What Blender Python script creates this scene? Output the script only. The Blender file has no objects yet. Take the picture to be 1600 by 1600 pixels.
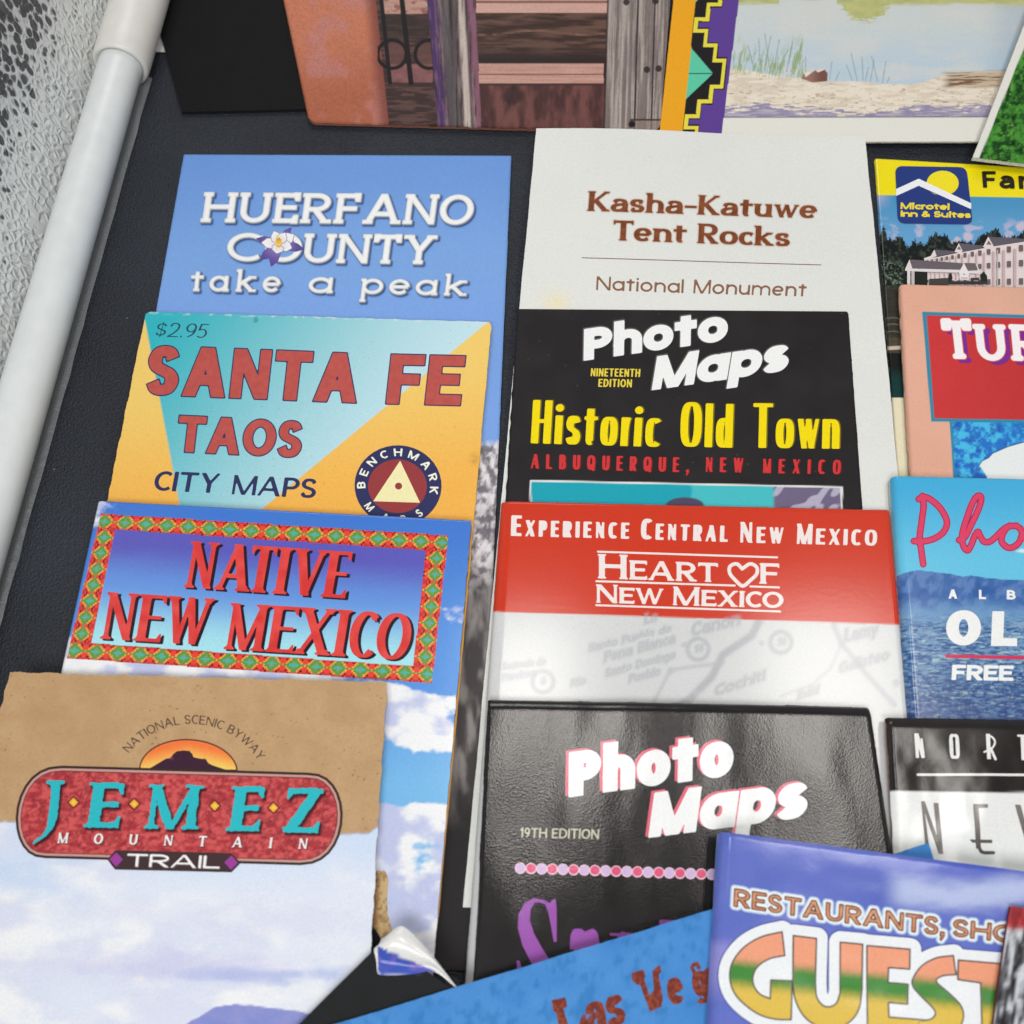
import bpy, math, random
import numpy as np
from mathutils import Vector

random.seed(7)
scene = bpy.context.scene
COL = scene.collection
R = math.radians

# ------------------------------------------------------------------ camera
CAM_H = 0.253
TILT = R(22.3)
FPX = 1600.0                       # focal length in pixels of the 1600 px photograph
cam_data = bpy.data.cameras.new('camera')
cam = bpy.data.objects.new('camera', cam_data)
COL.objects.link(cam)
cam.location = (0, 0, CAM_H)
cam.rotation_euler = (TILT, 0, 0)
cam_data.sensor_width = 36
cam_data.lens = 36.0 * FPX / 1600.0
cam_data.clip_start = 0.01
cam_data.clip_end = 20
cam_data.dof.use_dof = True
cam_data.dof.focus_distance = 0.285
cam_data.dof.aperture_fstop = 17.0
scene.camera = cam

# ------------------------------------------------------------------ light
world = bpy.data.worlds.new('World')
scene.world = world
world.use_nodes = True
bg = world.node_tree.nodes['Background']
# inside of the light tent: pale silver walls all round, darkened overhead to deepen glossy blacks
_wt = world.node_tree
_tc = _wt.nodes.new('ShaderNodeTexCoord'); _sx = _wt.nodes.new('ShaderNodeSeparateXYZ'); _cr = _wt.nodes.new('ShaderNodeValToRGB')
_wt.links.new(_tc.outputs['Generated'], _sx.inputs['Vector']); _wt.links.new(_sx.outputs['Z'], _cr.inputs['Fac'])
_cr.color_ramp.elements[0].position = 0.0; _cr.color_ramp.elements[0].color = (0.93, 0.97, 1.0, 1)
_cr.color_ramp.elements[1].position = 0.95; _cr.color_ramp.elements[1].color = (0.06, 0.06, 0.065, 1)
_e = _cr.color_ramp.elements.new(0.62); _e.color = (0.80, 0.84, 0.87, 1)
_wt.links.new(_cr.outputs['Color'], bg.inputs[0])
bg.inputs[1].default_value = 0.36

def area(name, loc, target, sx, sy, power, color=(1, 1, 1)):
    d = bpy.data.lights.new(name, 'AREA')
    d.shape = 'RECTANGLE'
    d.size, d.size_y = sx, sy
    d.energy = power
    d.color = color
    o = bpy.data.objects.new(name, d)
    COL.objects.link(o)
    o.location = loc
    v = Vector(target) - Vector(loc)
    o.rotation_euler = v.to_track_quat('-Z', 'Y').to_euler()
    return o
area('left_lamp_strip', (0.012, 0.15, 0.62), (0.012, 0.15, 0), 0.075, 0.17, 0.62, (1.0, 0.95, 0.90))
area('right_lamp_strip', (0.272, 0.145, 0.62), (0.272, 0.145, 0), 0.115, 0.21, 0.92, (1.0, 0.95, 0.90))
area('added_front_light', (-0.12, -0.38, 0.78), (0.0, 0.14, 0), 0.56, 0.36, 4.9, (0.97, 0.99, 1.0))  # unseen main light, added where its reflection misses the leaflets
area('added_back_light', (-0.10, 0.80, 0.60), (-0.03, 0.12, 0), 0.40, 0.24, 1.5, (0.97, 0.99, 1.0))  # unseen light added to even out the brightness
scene.view_settings.view_transform = 'Standard'
scene.view_settings.look = 'None'
scene.view_settings.exposure = 0.0
scene.view_settings.gamma = 1.0

# ------------------------------------------------------------------ pixel <-> world
CT, ST = math.cos(TILT), math.sin(TILT)
def ray(px, py):
    x = (np.asarray(px, float) - 800) / FPX
    y = -(np.asarray(py, float) - 800) / FPX
    return np.stack([x, y * CT + ST, y * ST - CT], -1)
def on_z(px, py, z=0.0):
    d = ray(px, py)
    t = (np.asarray(z) - CAM_H) / d[..., 2]
    p = d * t[..., None]
    p[..., 2] += CAM_H
    return p
def project(P):
    x = P[..., 0]; yy = P[..., 1]; zz = P[..., 2] - CAM_H
    yc = yy * CT + zz * ST
    zc = yy * ST - zz * CT
    return 800 + FPX * x / zc, 800 - FPX * yc / zc

def lin(c):
    c = np.asarray(c, float) / 255.0
    return np.where(c <= 0.04045, c / 12.92, ((c + 0.055) / 1.055) ** 2.4)
KALB = 0.98
def C(r, g, b):
    return np.clip(lin((r, g, b)) * KALB, 0, 0.86)

# ------------------------------------------------------------------ numpy noise and masks
def _hash(ix, iy, seed):
    n = (ix.astype(np.int64) * 374761393 + iy.astype(np.int64) * 668265263 + seed * 1442695041) & 0x7fffffff
    n = ((n ^ (n >> 13)) * 1274126177) & 0x7fffffff
    n = (n ^ (n >> 16)) & 0xffffff
    return n / float(0xffffff)
def vnoise(x, y, seed=0):
    x = np.asarray(x, float); y = np.asarray(y, float)
    ix = np.floor(x); iy = np.floor(y)
    fx = x - ix; fy = y - iy
    fx = fx * fx * (3 - 2 * fx); fy = fy * fy * (3 - 2 * fy)
    a = _hash(ix, iy, seed); b = _hash(ix + 1, iy, seed)
    c = _hash(ix, iy + 1, seed); d = _hash(ix + 1, iy + 1, seed)
    return (a * (1 - fx) + b * fx) * (1 - fy) + (c * (1 - fx) + d * fx) * fy
def fbm(x, y, oct=4, seed=0):
    s = 0; a = 0.5; t = 0
    for k in range(oct):
        s = s + a * vnoise(x * 2 ** k + 17.3 * k, y * 2 ** k - 9.1 * k, seed + k)
        t += a; a *= 0.5
    return s / t
def sstep(a, b, x):
    t = np.clip((np.asarray(x, float) - a) / (b - a), 0, 1)
    return t * t * (3 - 2 * t)
def mix(a, b, t):
    t = np.asarray(t, float)
    if t.ndim: t = t[..., None]
    return np.asarray(a) * (1 - t) + np.asarray(b) * t
def full(X, c):
    return np.broadcast_to(np.asarray(c, float), X.shape + (3,)).copy()

def poly_sd(X, Y, poly, closed=True):
    """signed distance to a polygon (nonzero winding, negative inside)"""
    P = np.asarray(poly, float)
    A = P; B = np.roll(P, -1, 0)
    sh = X.shape
    x = X.ravel(); y = Y.ravel()
    d2 = np.full(x.shape, 1e18); wn = np.zeros(x.shape, np.int32)
    for (ax, ay), (bx, by) in zip(A, B):
        ex, ey = bx - ax, by - ay
        L = ex * ex + ey * ey
        if L < 1e-18: continue
        wx, wy = x - ax, y - ay
        t = np.clip((wx * ex + wy * ey) / L, 0, 1)
        dx, dy = wx - ex * t, wy - ey * t
        np.minimum(d2, dx * dx + dy * dy, out=d2)
        cr = ex * wy - ey * wx
        up = (ay <= y) & (by > y) & (cr > 0)
        dn = (ay > y) & (by <= y) & (cr < 0)
        wn += up; wn -= dn
    d = np.sqrt(d2)
    return np.where(wn != 0, -d, d).reshape(sh)
def pm(X, Y, poly, soft=1.5):
    """mask of a polygon, 1 inside, edge softened; only worked out near the polygon"""
    P = np.asarray(poly, float)
    m = np.zeros(X.shape)
    s = (X > P[:, 0].min() - soft) & (X < P[:, 0].max() + soft) & (Y > P[:, 1].min() - soft) & (Y < P[:, 1].max() + soft)
    if s.any():
        m[s] = sstep(soft * 0.5, -soft * 0.5, poly_sd(X[s], Y[s], poly))
    return m
def line_d(X, Y, a, b):
    ex, ey = b[0] - a[0], b[1] - a[1]
    L = ex * ex + ey * ey
    t = np.clip(((X - a[0]) * ex + (Y - a[1]) * ey) / L, 0, 1)
    return np.hypot(X - a[0] - ex * t, Y - a[1] - ey * t)
def side(X, Y, a, b):
    """signed distance from the line a->b, positive on its right on the page (y down)"""
    ex, ey = b[0] - a[0], b[1] - a[1]
    return (ex * (Y - a[1]) - ey * (X - a[0])) / math.hypot(ex, ey)
def zoom(ox, oy, s):
    return lambda x, y: (ox + x / s, oy + y / s)
def zpts(z, *v):
    return [z(v[i], v[i + 1]) for i in range(0, len(v), 2)]

# ------------------------------------------------------------------ materials
MATS = {}
def nodes_of(m):
    m.use_nodes = True
    nt = m.node_tree
    return nt, nt.nodes, nt.links, nt.nodes['Principled BSDF']
def print_mat(kind='matte'):
    if kind in MATS: return MATS[kind]
    P = {'matte': (0.65, 0.25, 900, 0.03), 'satin': (0.48, 0.12, 1100, 0.03), 'gloss': (0.17, 0.42, 900, 0.012),
         'crinkle': (0.19, 0.62, 2300, 0.042), 'card': (0.85, 0.15, 1500, 0.16), 'rough_black': (0.75, 0.25, 2300, 0.5)}[kind]
    m = bpy.data.materials.new('printed_paper_' + kind)
    nt, N, Lk, b = nodes_of(m)
    at = N.new('ShaderNodeAttribute'); at.attribute_name = 'print'
    tc = N.new('ShaderNodeTexCoord')
    n1 = N.new('ShaderNodeTexNoise'); n1.inputs['Scale'].default_value = P[2]; n1.inputs['Detail'].default_value = 3
    Lk.new(tc.outputs['Object'], n1.inputs['Vector'])
    n2 = N.new('ShaderNodeTexNoise'); n2.inputs['Scale'].default_value = 2400; n2.inputs['Detail'].default_value = 2
    Lk.new(tc.outputs['Object'], n2.inputs['Vector'])
    mr = N.new('ShaderNodeMapRange')
    mr.inputs['From Min'].default_value = 0.25; mr.inputs['From Max'].default_value = 0.75
    mr.inputs['To Min'].default_value = 0.93; mr.inputs['To Max'].default_value = 1.06
    Lk.new(n2.outputs['Fac'], mr.inputs['Value'])
    mx = N.new('ShaderNodeVectorMath'); mx.operation = 'SCALE'
    Lk.new(at.outputs['Color'], mx.inputs[0]); Lk.new(mr.outputs['Result'], mx.inputs['Scale'])
    Lk.new(mx.outputs['Vector'], b.inputs['Base Color'])
    b.inputs['Roughness'].default_value = P[0]
    b.inputs['Specular IOR Level'].default_value = P[1]
    bp = N.new('ShaderNodeBump'); bp.inputs['Strength'].default_value = P[3]; bp.inputs['Distance'].default_value = 0.0012
    if kind == 'crinkle':
        n3 = N.new('ShaderNodeTexVoronoi'); n3.inputs['Scale'].default_value = 2600
        Lk.new(tc.outputs['Object'], n3.inputs['Vector'])
        ad = N.new('ShaderNodeMath'); ad.operation = 'ADD'
        Lk.new(n1.outputs['Fac'], ad.inputs[0]); Lk.new(n3.outputs['Distance'], ad.inputs[1])
        Lk.new(ad.outputs[0], bp.inputs['Height'])
    else:
        Lk.new(n1.outputs['Fac'], bp.inputs['Height'])
    Lk.new(bp.outputs['Normal'], b.inputs['Normal'])
    MATS[kind] = m
    return m
def plain_mat(name, col, rough=0.5, spec=0.5, metal=0.0):
    if name in MATS: return MATS[name]
    m = bpy.data.materials.new(name)
    nt, N, Lk, b = nodes_of(m)
    tc = N.new('ShaderNodeTexCoord')
    n = N.new('ShaderNodeTexNoise'); n.inputs['Scale'].default_value = 160; n.inputs['Detail'].default_value = 4
    Lk.new(tc.outputs['Object'], n.inputs['Vector'])
    mr = N.new('ShaderNodeMapRange'); mr.inputs['To Min'].default_value = 0.9; mr.inputs['To Max'].default_value = 1.08
    Lk.new(n.outputs['Fac'], mr.inputs['Value'])
    mx = N.new('ShaderNodeVectorMath'); mx.operation = 'SCALE'
    mx.inputs[0].default_value = tuple(col); Lk.new(mr.outputs['Result'], mx.inputs['Scale'])
    Lk.new(mx.outputs['Vector'], b.inputs['Base Color'])
    b.inputs['Roughness'].default_value = rough
    b.inputs['Specular IOR Level'].default_value = spec
    b.inputs['Metallic'].default_value = metal
    MATS[name] = m
    return m

# ------------------------------------------------------------------ mesh linking
def link_mesh(name, V, F, mat, parent=None, cols=None, smooth=True):
    """F: list of index lists, or an (n,4) array"""
    me = bpy.data.meshes.new(name)
    V = np.asarray(V, np.float32)
    if isinstance(F, np.ndarray):
        flat = F.ravel().astype(np.int32); cnt = np.full(len(F), F.shape[1], np.int32)
    else:
        cnt = np.array([len(f) for f in F], np.int32)
        flat = np.array([i for f in F for i in f], np.int32)
    me.vertices.add(len(V)); me.vertices.foreach_set('co', V.ravel())
    me.loops.add(len(flat)); me.loops.foreach_set('vertex_index', flat)
    me.polygons.add(len(cnt))
    st = np.concatenate([[0], np.cumsum(cnt)[:-1]]).astype(np.int32)
    me.polygons.foreach_set('loop_start', st)
    me.polygons.foreach_set('use_smooth', np.full(len(cnt), smooth))
    me.update(calc_edges=True)
    if cols is not None:
        a = me.attributes.new('print', 'FLOAT_COLOR', 'POINT')
        c4 = np.ones((len(V), 4), np.float32); c4[:, :3] = cols
        a.data.foreach_set('color', c4.ravel())
    me.materials.append(mat)
    o = bpy.data.objects.new(name, me)
    COL.objects.link(o)
    if parent is not None: o.parent = parent
    return o
def tag(o, label, cat, group=None, kind=None):
    if label: o['label'] = label
    if cat: o['category'] = cat
    if group: o['group'] = group
    if kind: o['kind'] = kind
    return o
def empty(name, loc, label=None, cat=None, group=None):
    o = bpy.data.objects.new(name, None)
    o.empty_display_size = 0.02
    COL.objects.link(o)
    o.location = loc
    return tag(o, label, cat, group)
# ------------------------------------------------------------------ lettering: skeleton strokes grown to any weight
def arc(cx, cy, rx, ry, a0, a1, n=None):
    n = n or max(6, int(abs(a1 - a0) / 11))
    return [('A', cx, cy, rx, ry, a0 + (a1 - a0) * i / n) for i in range(n + 1)]
def cat(pts, k=7):
    """Catmull-Rom through points"""
    P = [np.array(p, float) for p in pts]
    P = [2 * P[0] - P[1]] + P + [2 * P[-1] - P[-2]]
    out = []
    for i in range(1, len(P) - 2):
        for j in range(k):
            t = j / k
            a, b, c, d = P[i - 1], P[i], P[i + 1], P[i + 2]
            out.append(tuple(0.5 * (2 * b + (c - a) * t + (2 * a - 5 * b + 4 * c - d) * t * t + (3 * b - a - 3 * c + d) * t ** 3)))
    out.append(tuple(P[-2]))
    return out
def ln(x0, y0, x1, y1, f=''): return ('l', [(x0, y0), (x1, y1)], f)
def cv(pts, f=''): return ('c', pts, f)
def ring(cx, cy, rx, ry): return ('o', arc(cx, cy, rx, ry, 0, 360, 44)[:-1], '')
S_PTS = [(.94, .80), (.78, .96), (.5, 1), (.2, .95), (.04, .76), (.17, .59), (.5, .5), (.84, .41), (.99, .24), (.82, .05), (.48, 0), (.2, .04), (.02, .21)]
STEM = ln(0, 0, 0, 1, 'se')
BOWL_P = cv([(0, 1), (.48, 1)] + arc(.48, .73, .52, .27, 90, -90) + [(0, .46)], 'b')
GL = {
 'A': (.72, [ln(0, 0, .5, 1, 'tds'), ln(.5, 1, 1, 0, 'de'), ln(.2, .30, .8, .30, 'tb')]),
 'B': (.52, [STEM, cv([(0, 1), (.42, 1)] + arc(.42, .76, .46, .24, 90, -90) + [(0, .52)]), cv([(0, .52), (.48, .52)] + arc(.48, .26, .52, .26, 90, -90) + [(0, 0)])]),
 'C': (.62, [cv(arc(.52, .5, .52, .5, 48, 312), 'K')]),
 'D': (.62, [STEM, cv([(0, 1), (.35, 1)] + arc(.35, .5, .65, .5, 90, -90) + [(0, 0)])]),
 'E': (.45, [STEM, ln(0, 1, 1, 1, 'E'), ln(0, .52, .84, .52, ''), ln(0, 0, 1, 0, 'E')]),
 'F': (.43, [STEM, ln(0, 1, 1, 1, 'E'), ln(0, .50, .84, .50, '')]),
 'G': (.66, [cv(arc(.52, .5, .52, .5, 48, 322), 'K'), ln(.58, .44, 1, .44, ''), ln(.98, .44, .98, .08, '')]),
 'H': (.62, [STEM, ln(1, 0, 1, 1, 'se'), ln(0, .52, 1, .52, 'b')]),
 'I': (.001, [ln(.5, 0, .5, 1, 'se')]),
 'J': (.38, [cv([(1, 1), (1, .3)] + arc(.5, .3, .5, .3, 0, -150), 'xs')]),
 'K': (.58, [STEM, ln(0, .36, 1, 1, 'tde'), ln(.28, .55, 1, 0, 'de')]),
 'L': (.43, [STEM, ln(0, 0, 1, 0, 'E')]),
 'M': (.78, [ln(0, 0, 0, 1, 'tse'), ln(0, 1, .5, 0, 'd'), ln(.5, 0, 1, 1, 'td'), ln(1, 0, 1, 1, 'se')]),
 'N': (.62, [ln(0, 0, 0, 1, 'tse'), ln(0, 1, 1, 0, 'd'), ln(1, 0, 1, 1, 'te')]),
 'O': (.70, [ring(.5, .5, .5, .5)]),
 'P': (.46, [STEM, BOWL_P]),
 'Q': (.70, [ring(.5, .5, .5, .5), ln(.55, .28, .98, -.04, '')]),
 'R': (.52, [STEM, BOWL_P, ln(.42, .46, 1, 0, 'de')]),
 'S': (.46, [cv(cat(S_PTS), 'K')]),
 'T': (.56, [ln(.5, 0, .5, 1, 's'), ln(0, 1, 1, 1, 'SE')]),
 'U': (.58, [cv([(0, 1), (0, .36)] + arc(.5, .36, .5, .36, 180, 360) + [(1, 1)], 'xse')]),
 'V': (.66, [ln(0, 1, .5, 0, 'ds'), ln(.5, 0, 1, 1, 'tde')]),
 'W': (.98, [ln(0, 1, .27, 0, 'ds'), ln(.27, 0, .5, 1, 'td'), ln(.5, 1, .73, 0, 'd'), ln(.73, 0, 1, 1, 'tde')]),
 'X': (.60, [ln(0, 1, 1, 0, 'dse'), ln(0, 0, 1, 1, 'tdse')]),
 'Y': (.60, [ln(0, 1, .5, .45, 'ds'), ln(1, 1, .5, .45, 'tds'), ln(.5, .5, .5, 0, 'e')]),
 'Z': (.52, [ln(0, 1, 1, 1, 'S'), ln(1, 1, 0, 0, 'd'), ln(0, 0, 1, 0, 'E')]),
 '1': (.16, [ln(.9, 0, .9, 1, ''), ln(.9, 1, 0, .82, '')]),
 '2': (.42, [cv(cat([(.04, .74), (.18, .94), (.5, 1), (.84, .92), (.94, .72), (.8, .48), (.45, .22), (0, 0)])), ln(0, 0, 1, 0, '')]),
 '5': (.40, [ln(.2, 1, .95, 1, ''), ln(.2, 1, .1, .55, ''), cv(cat([(.1, .55), (.4, .62), (.75, .56), (.95, .34), (.82, .1), (.45, 0), (.02, .1)]))]),
 '9': (.42, [ring(.46, .70, .46, .30), cv(cat([(.92, .72), (.9, .45), (.7, .18), (.25, 0)]))]),
 '$': (.40, [cv(cat([(x, .08 + .84 * y) for x, y in S_PTS])), ln(.55, -.08, .55, 1.08, 't')]),
 '.': (.001, [('p', [(-.5, 0), (.5, 0), (.5, 1), (-.5, 1)], '')]),
 ',': (.001, [('p', [(-.5, 1), (.5, 1), (.5, 0), (-.2, -1.3), (-.5, -1.2), (-.1, 0), (-.5, 0)], '')]),
 '-': (.26, [ln(0, .36, 1, .36, '')]),
 '&': (.6, [cv(cat([(1, 0), (.3, .62), (.2, .85), (.4, 1), (.62, .86), (.5, .66), (.1, .38), (.02, .18), (.3, 0), (.68, .1), (.95, .45)]))]),
 # lowercase: 0..1 is the x-height, 2 the ascender, -1 the descender
 'a': (.46, [cv(cat([(.08, .76), (.25, .95), (.55, 1), (.88, .88), (1, .6)]) + [(1, 0)], 'xe'),
             cv(cat([(1, .60), (.5, .56), (.1, .44), (0, .24), (.14, .05), (.42, 0), (.78, .1), (1, .3)]), '')]),
 'ä': (.50, [ring(.5, .5, .5, .5), ln(1, 0, 1, 1, 's')]),
 'b': (.48, [ring(.5, .5, .5, .5), ln(0, 0, 0, 2, 'f')]),
 'c': (.46, [cv(arc(.52, .5, .52, .5, 46, 314))]),
 'd': (.48, [ring(.5, .5, .5, .5), ln(1, 0, 1, 2, 'sf')]),
 'e': (.48, [cv(arc(.5, .5, .5, .5, 2, 318)), ln(0, .5, 1, .5, 'tb')]),
 'g': (.48, [ring(.5, .5, .5, .5), cv([(1, 1), (1, -.4)] + arc(.5, -.4, .5, .6, 0, -150), '')]),
 'h': (.46, [ln(0, 0, 0, 2, 'sf'), cv(arc(.5, .55, .5, .45, 180, 0) + [(1, 0)], 'xe')]),
 'i': (.001, [ln(.5, 0, .5, 1, 'sf'), ('dot', [(.5, 1.62)], '')]),
 'k': (.46, [ln(0, 0, 0, 2, 'sf'), ln(0, .42, .92, 1, 'tde'), ln(.3, .62, 1, 0, 'de')]),
 'l': (.001, [ln(.5, 0, .5, 2, 'sf')]),
 'm': (.86, [ln(0, 0, 0, 1, 'sf'), cv(arc(.25, .55, .25, .45, 180, 0) + [(.5, 0)], 'xe'), cv(arc(.75, .55, .25, .45, 180, 0) + [(1, 0)], 'xe')]),
 'n': (.46, [ln(0, 0, 0, 1, 'sf'), cv(arc(.5, .55, .5, .45, 180, 0) + [(1, 0)], 'xe')]),
 'o': (.50, [ring(.5, .5, .5, .5)]),
 'p': (.50, [ln(0, -1, 0, 1, 'sf'), ring(.5, .5, .5, .5)]),
 'r': (.26, [ln(0, 0, 0, 1, 'sf'), cv(cat([(0, .5), (.15, .82), (.5, .98), (1, .95)]), '')]),
 's': (.38, [cv(cat(S_PTS), 'K')]),
 't': (.28, [cv([(.35, 1.55), (.35, .25)] + arc(.68, .25, .33, .25, 180, 285), 'x'), ln(-.05, 1, 1, 1, '')]),
 'ť': (.30, [ln(.5, 0, .5, 1.55, 's'), ln(0, 1, 1, 1, '')]),
 'y': (.50, [ln(0, 1, .55, 0, 'd'), ln(1, 1, .35, -1, '')]),
 '4': (.42, [ln(.8, 0, .8, 1, ''), ln(0, .3, 1, .3, ''), ln(0, .3, .8, 1, '')]),
 '6': (.42, [ring(.5, .3, .5, .3), cv(cat([(.04, .3), (.1, .6), (.35, .9), (.75, 1)]))]),
 'u': (.46, [cv([(0, 1), (0, .42)] + arc(.5, .42, .5, .42, 180, 360), 'xs'), ln(1, 0, 1, 1, 'sf')]),
 'w': (.74, [ln(0, 1, .27, 0, 'ds'), ln(.27, 0, .5, 1, 'td'), ln(.5, 1, .73, 0, 'd'), ln(.73, 0, 1, 1, 'tde')]),
}
LOWER = {k for k in GL if k.islower()}

def ST_(sx=.16, sy=None, thin=None, track=.08, serif=None, beak=0, n=2.0, xh=.7, desc=.3, asc=1.0, one=False, rnd=0.0, sc=None, space=.3, rough=0.0, gap=None, ws=None, mul=None):
    return dict(sx=sx, sy=sx if sy is None else sy, thin=thin, track=track, serif=serif, beak=beak, n=n, xh=xh, desc=desc,
                asc=asc, one=one, rnd=rnd, sc=sc, space=space, rough=rough, gap=gap or {}, ws=ws, mul=mul or {'w': .74, 'W': .8, 'm': .84, 'M': .86, 'N': .88})

def clip_x(poly, lo, hi):
    for v, s in ((lo, 1), (hi, -1)):
        res = []
        for i in range(len(poly)):
            p, q = poly[i - 1], poly[i]
            ip, iq = (p[0] - v) * s >= 0, (q[0] - v) * s >= 0
            if ip != iq:
                t = (v - p[0]) / (q[0] - p[0]); res.append((v, p[1] + (q[1] - p[1]) * t))
            if iq: res.append(q)
        poly = res
    return poly
def glyph_shapes(ch, st, ws):
    """returns (width, list of (poly or (outer, inner)), clip)) in cap-height units"""
    w0, strokes = GL[ch]
    low = ch in LOWER
    sx, sy = st['sx'] * st['mul'].get(ch, 1), st['sy']
    iw = w0 * ws
    rnd = st['rnd']
    sx_, sy_ = sx - 2 * rnd, sy - 2 * rnd
    xh = st['xh'] if low else 1.0
    ly = [-1, 0, 1, 2]
    lv = [-st['desc'] + sy / 2, sy / 2, xh - sy / 2, st['asc'] - sy / 2]
    def fy(y):
        if y < 0 and not low: return sy / 2 + y * (1 - sy)
        if y <= 0: return lv[1] + (y + 0.0) * (lv[1] - lv[0])
        if y <= 1 or not low: return lv[1] + y * (lv[2] - lv[1])
        return lv[2] + (y - 1) * (lv[3] - lv[2])
    def P(p):
        if p[0] == 'A':
            _, cx, cy, rx, ry, a = p
            c, s = math.cos(R(a)), math.sin(R(a))
            e = 2.0 / st['n']
            c = math.copysign(abs(c) ** e, c); s = math.copysign(abs(s) ** e, s)
            p = (cx + rx * c, cy + ry * s)
        return np.array([sx / 2 + p[0] * iw, fy(p[1])])
    def half(dx, dy, thin):
        if thin is not None: return thin / 2 - rnd
        nx, ny = -dy, dx
        return 0.5 * math.sqrt((sx_ * nx) ** 2 + (sy_ * ny) ** 2)
    out = []
    def serif(x, y, h, up, wide=1.0):
        if not st['serif']: return
        ex, tk, br = st['serif']
        e = h + ex * wide - rnd; tk = tk - 2 * rnd
        s = 1 if up else -1
        y0 = y + s * rnd
        q = [(x - e, y0), (x + e, y0), (x + e, y0 + s * tk), (x + h + .15 * br, y0 + s * (tk + br * .45)), (x + h, y0 + s * (tk + br)),
             (x - h, y0 + s * (tk + br)), (x - h - .15 * br, y0 + s * (tk + br * .45)), (x - e, y0 + s * tk)]
        out.append((q, None, None))
    def beak(x, y, right, down):
        bl = st['beak']
        if not bl: return
        tk = st['serif'][1] if st['serif'] else .06
        s = 1 if right else -1; v = -1 if down else 1
        yo = y - v * sy / 2
        out.append(([(x, yo), (x, yo + v * (sy + bl)), (x - s * tk, yo + v * (sy + bl)), (x - s * (tk + bl * .7), yo + v * sy * .6), (x - s * (tk + bl * .7), yo)], None, None))
    for kind, pts, f in strokes:
        thin = st['thin'] if ('t' in f and st['thin']) else None
        if kind == 'dot':
            c = P((.5, 1)); c[1] = min(st['asc'], xh + .26) - sx * .5 if st['asc'] > xh + .1 else xh + .2
            out.append(([(c[0] + sx * .56 * math.cos(k * .4), c[1] + sx * .52 * math.sin(k * .4)) for k in range(16)], None, None)); continue
        if kind == 'p':
            out.append(([(sx / 2 + px * sx, (py * sx * .9)) for px, py in pts], None, None)); continue
        Q = [P(p) for p in pts]
        if kind == 'o':
            a, b = [], []
            for i in range(len(Q)):
                t = Q[(i + 1) % len(Q)] - Q[i - 1]; t = t / (np.linalg.norm(t) + 1e-9)
                h = half(t[0], t[1], thin); nrm = np.array([t[1], -t[0]])
                a.append(Q[i] + nrm * h); b.append(Q[i] - nrm * h)
            out.append((a, b, None)); continue
        if kind == 'l':
            d = Q[1] - Q[0]; L = np.linalg.norm(d); d = d / (L + 1e-9)
            h = half(d[0], d[1], thin)
            ext = 0.5 * math.sqrt((sx_ * d[0]) ** 2 + (sy_ * d[1]) ** 2)
            if 'd' in f: ext = max(ext, h) * 1.3
            if 'b' in f: ext = 0
            if 't' in f and 'd' not in f and abs(d[0]) < .2: ext = sy_ / 2
            nrm = np.array([-d[1], d[0]]); a = Q[0] - d * ext; b = Q[1] + d * ext
            if 'd' in f:
                # diagonals are cut level at the line they stand on
                W = iw + sx
                hx = h / max(abs(d[1]), .3)
                ends = []
                for p, q in zip(pts, Q):
                    yy = q[1]
                    if abs(p[1]) < 1e-6: yy = rnd
                    elif abs(p[1] - 1) < 1e-6: yy = xh - rnd
                    if ch in 'AVWXYwvxy': xx = hx + rnd + p[0] * (W - 2 * hx - 2 * rnd)
                    else: xx = q[0]
                    ends.append((xx, yy))
                (xa, ya), (xb, yb) = ends
                poly = [(xa - hx, ya), (xa + hx, ya), (xb + hx, yb), (xb - hx, yb)]
                lo, hi = (rnd, W - rnd)
                out.append((clip_x(poly, lo, hi), None, None))
                Q = [np.array([xa, Q[0][1]]), np.array([xb, Q[1][1]])]
            else:
                out.append(([a + nrm * h, b + nrm * h, b - nrm * h, a - nrm * h], None, None))
            vert = abs(d[1]) > .3
            hh = h / max(abs(d[1]), .35)
            if vert:
                for flag, p in (('s', Q[0]), ('e', Q[1])):
                    if flag in f:
                        lowend = p[1] < (Q[0][1] + Q[1][1]) / 2
                        yy = p[1] - sy / 2 if lowend else p[1] + sy / 2
                        serif(p[0], yy, min(hh, sx * .7), lowend)
                if 'f' in f and st['serif']:      # flag serif at the head of a lowercase stem: to the left only
                    ex, tk, br = st['serif']; p = Q[1]; yy = p[1] + sy / 2 - rnd
                    out.append(([(p[0] + h, yy), (p[0] - h - ex, yy), (p[0] - h - ex, yy - tk + 2 * rnd), (p[0] - h, yy - tk - br), (p[0] + h, yy - tk - br)], None, None))
            else:
                down = Q[0][1] > 0.3
                if 'E' in f: beak(b[0], Q[1][1], True, down)
                if 'S' in f: beak(a[0], Q[0][1], False, down)
            continue
        # curve stroke
        if 'x' in f:
            d0 = Q[0] - Q[1]; d0 = d0 / np.linalg.norm(d0); d1 = Q[-1] - Q[-2]; d1 = d1 / np.linalg.norm(d1)
            if abs(d0[1]) > .9: Q[0] = Q[0] + d0 * sy_ / 2
            if abs(d1[1]) > .9: Q[-1] = Q[-1] + d1 * sy_ / 2
        a, b = [], []
        n = len(Q)
        for i in range(n):
            t = Q[min(i + 1, n - 1)] - Q[max(i - 1, 0)]; t = t / (np.linalg.norm(t) + 1e-9)
            h = half(t[0], t[1], thin); nrm = np.array([-t[1], t[0]])
            a.append(Q[i] + nrm * h); b.append(Q[i] - nrm * h)
        out.append((a + b[::-1], None, None))
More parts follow.
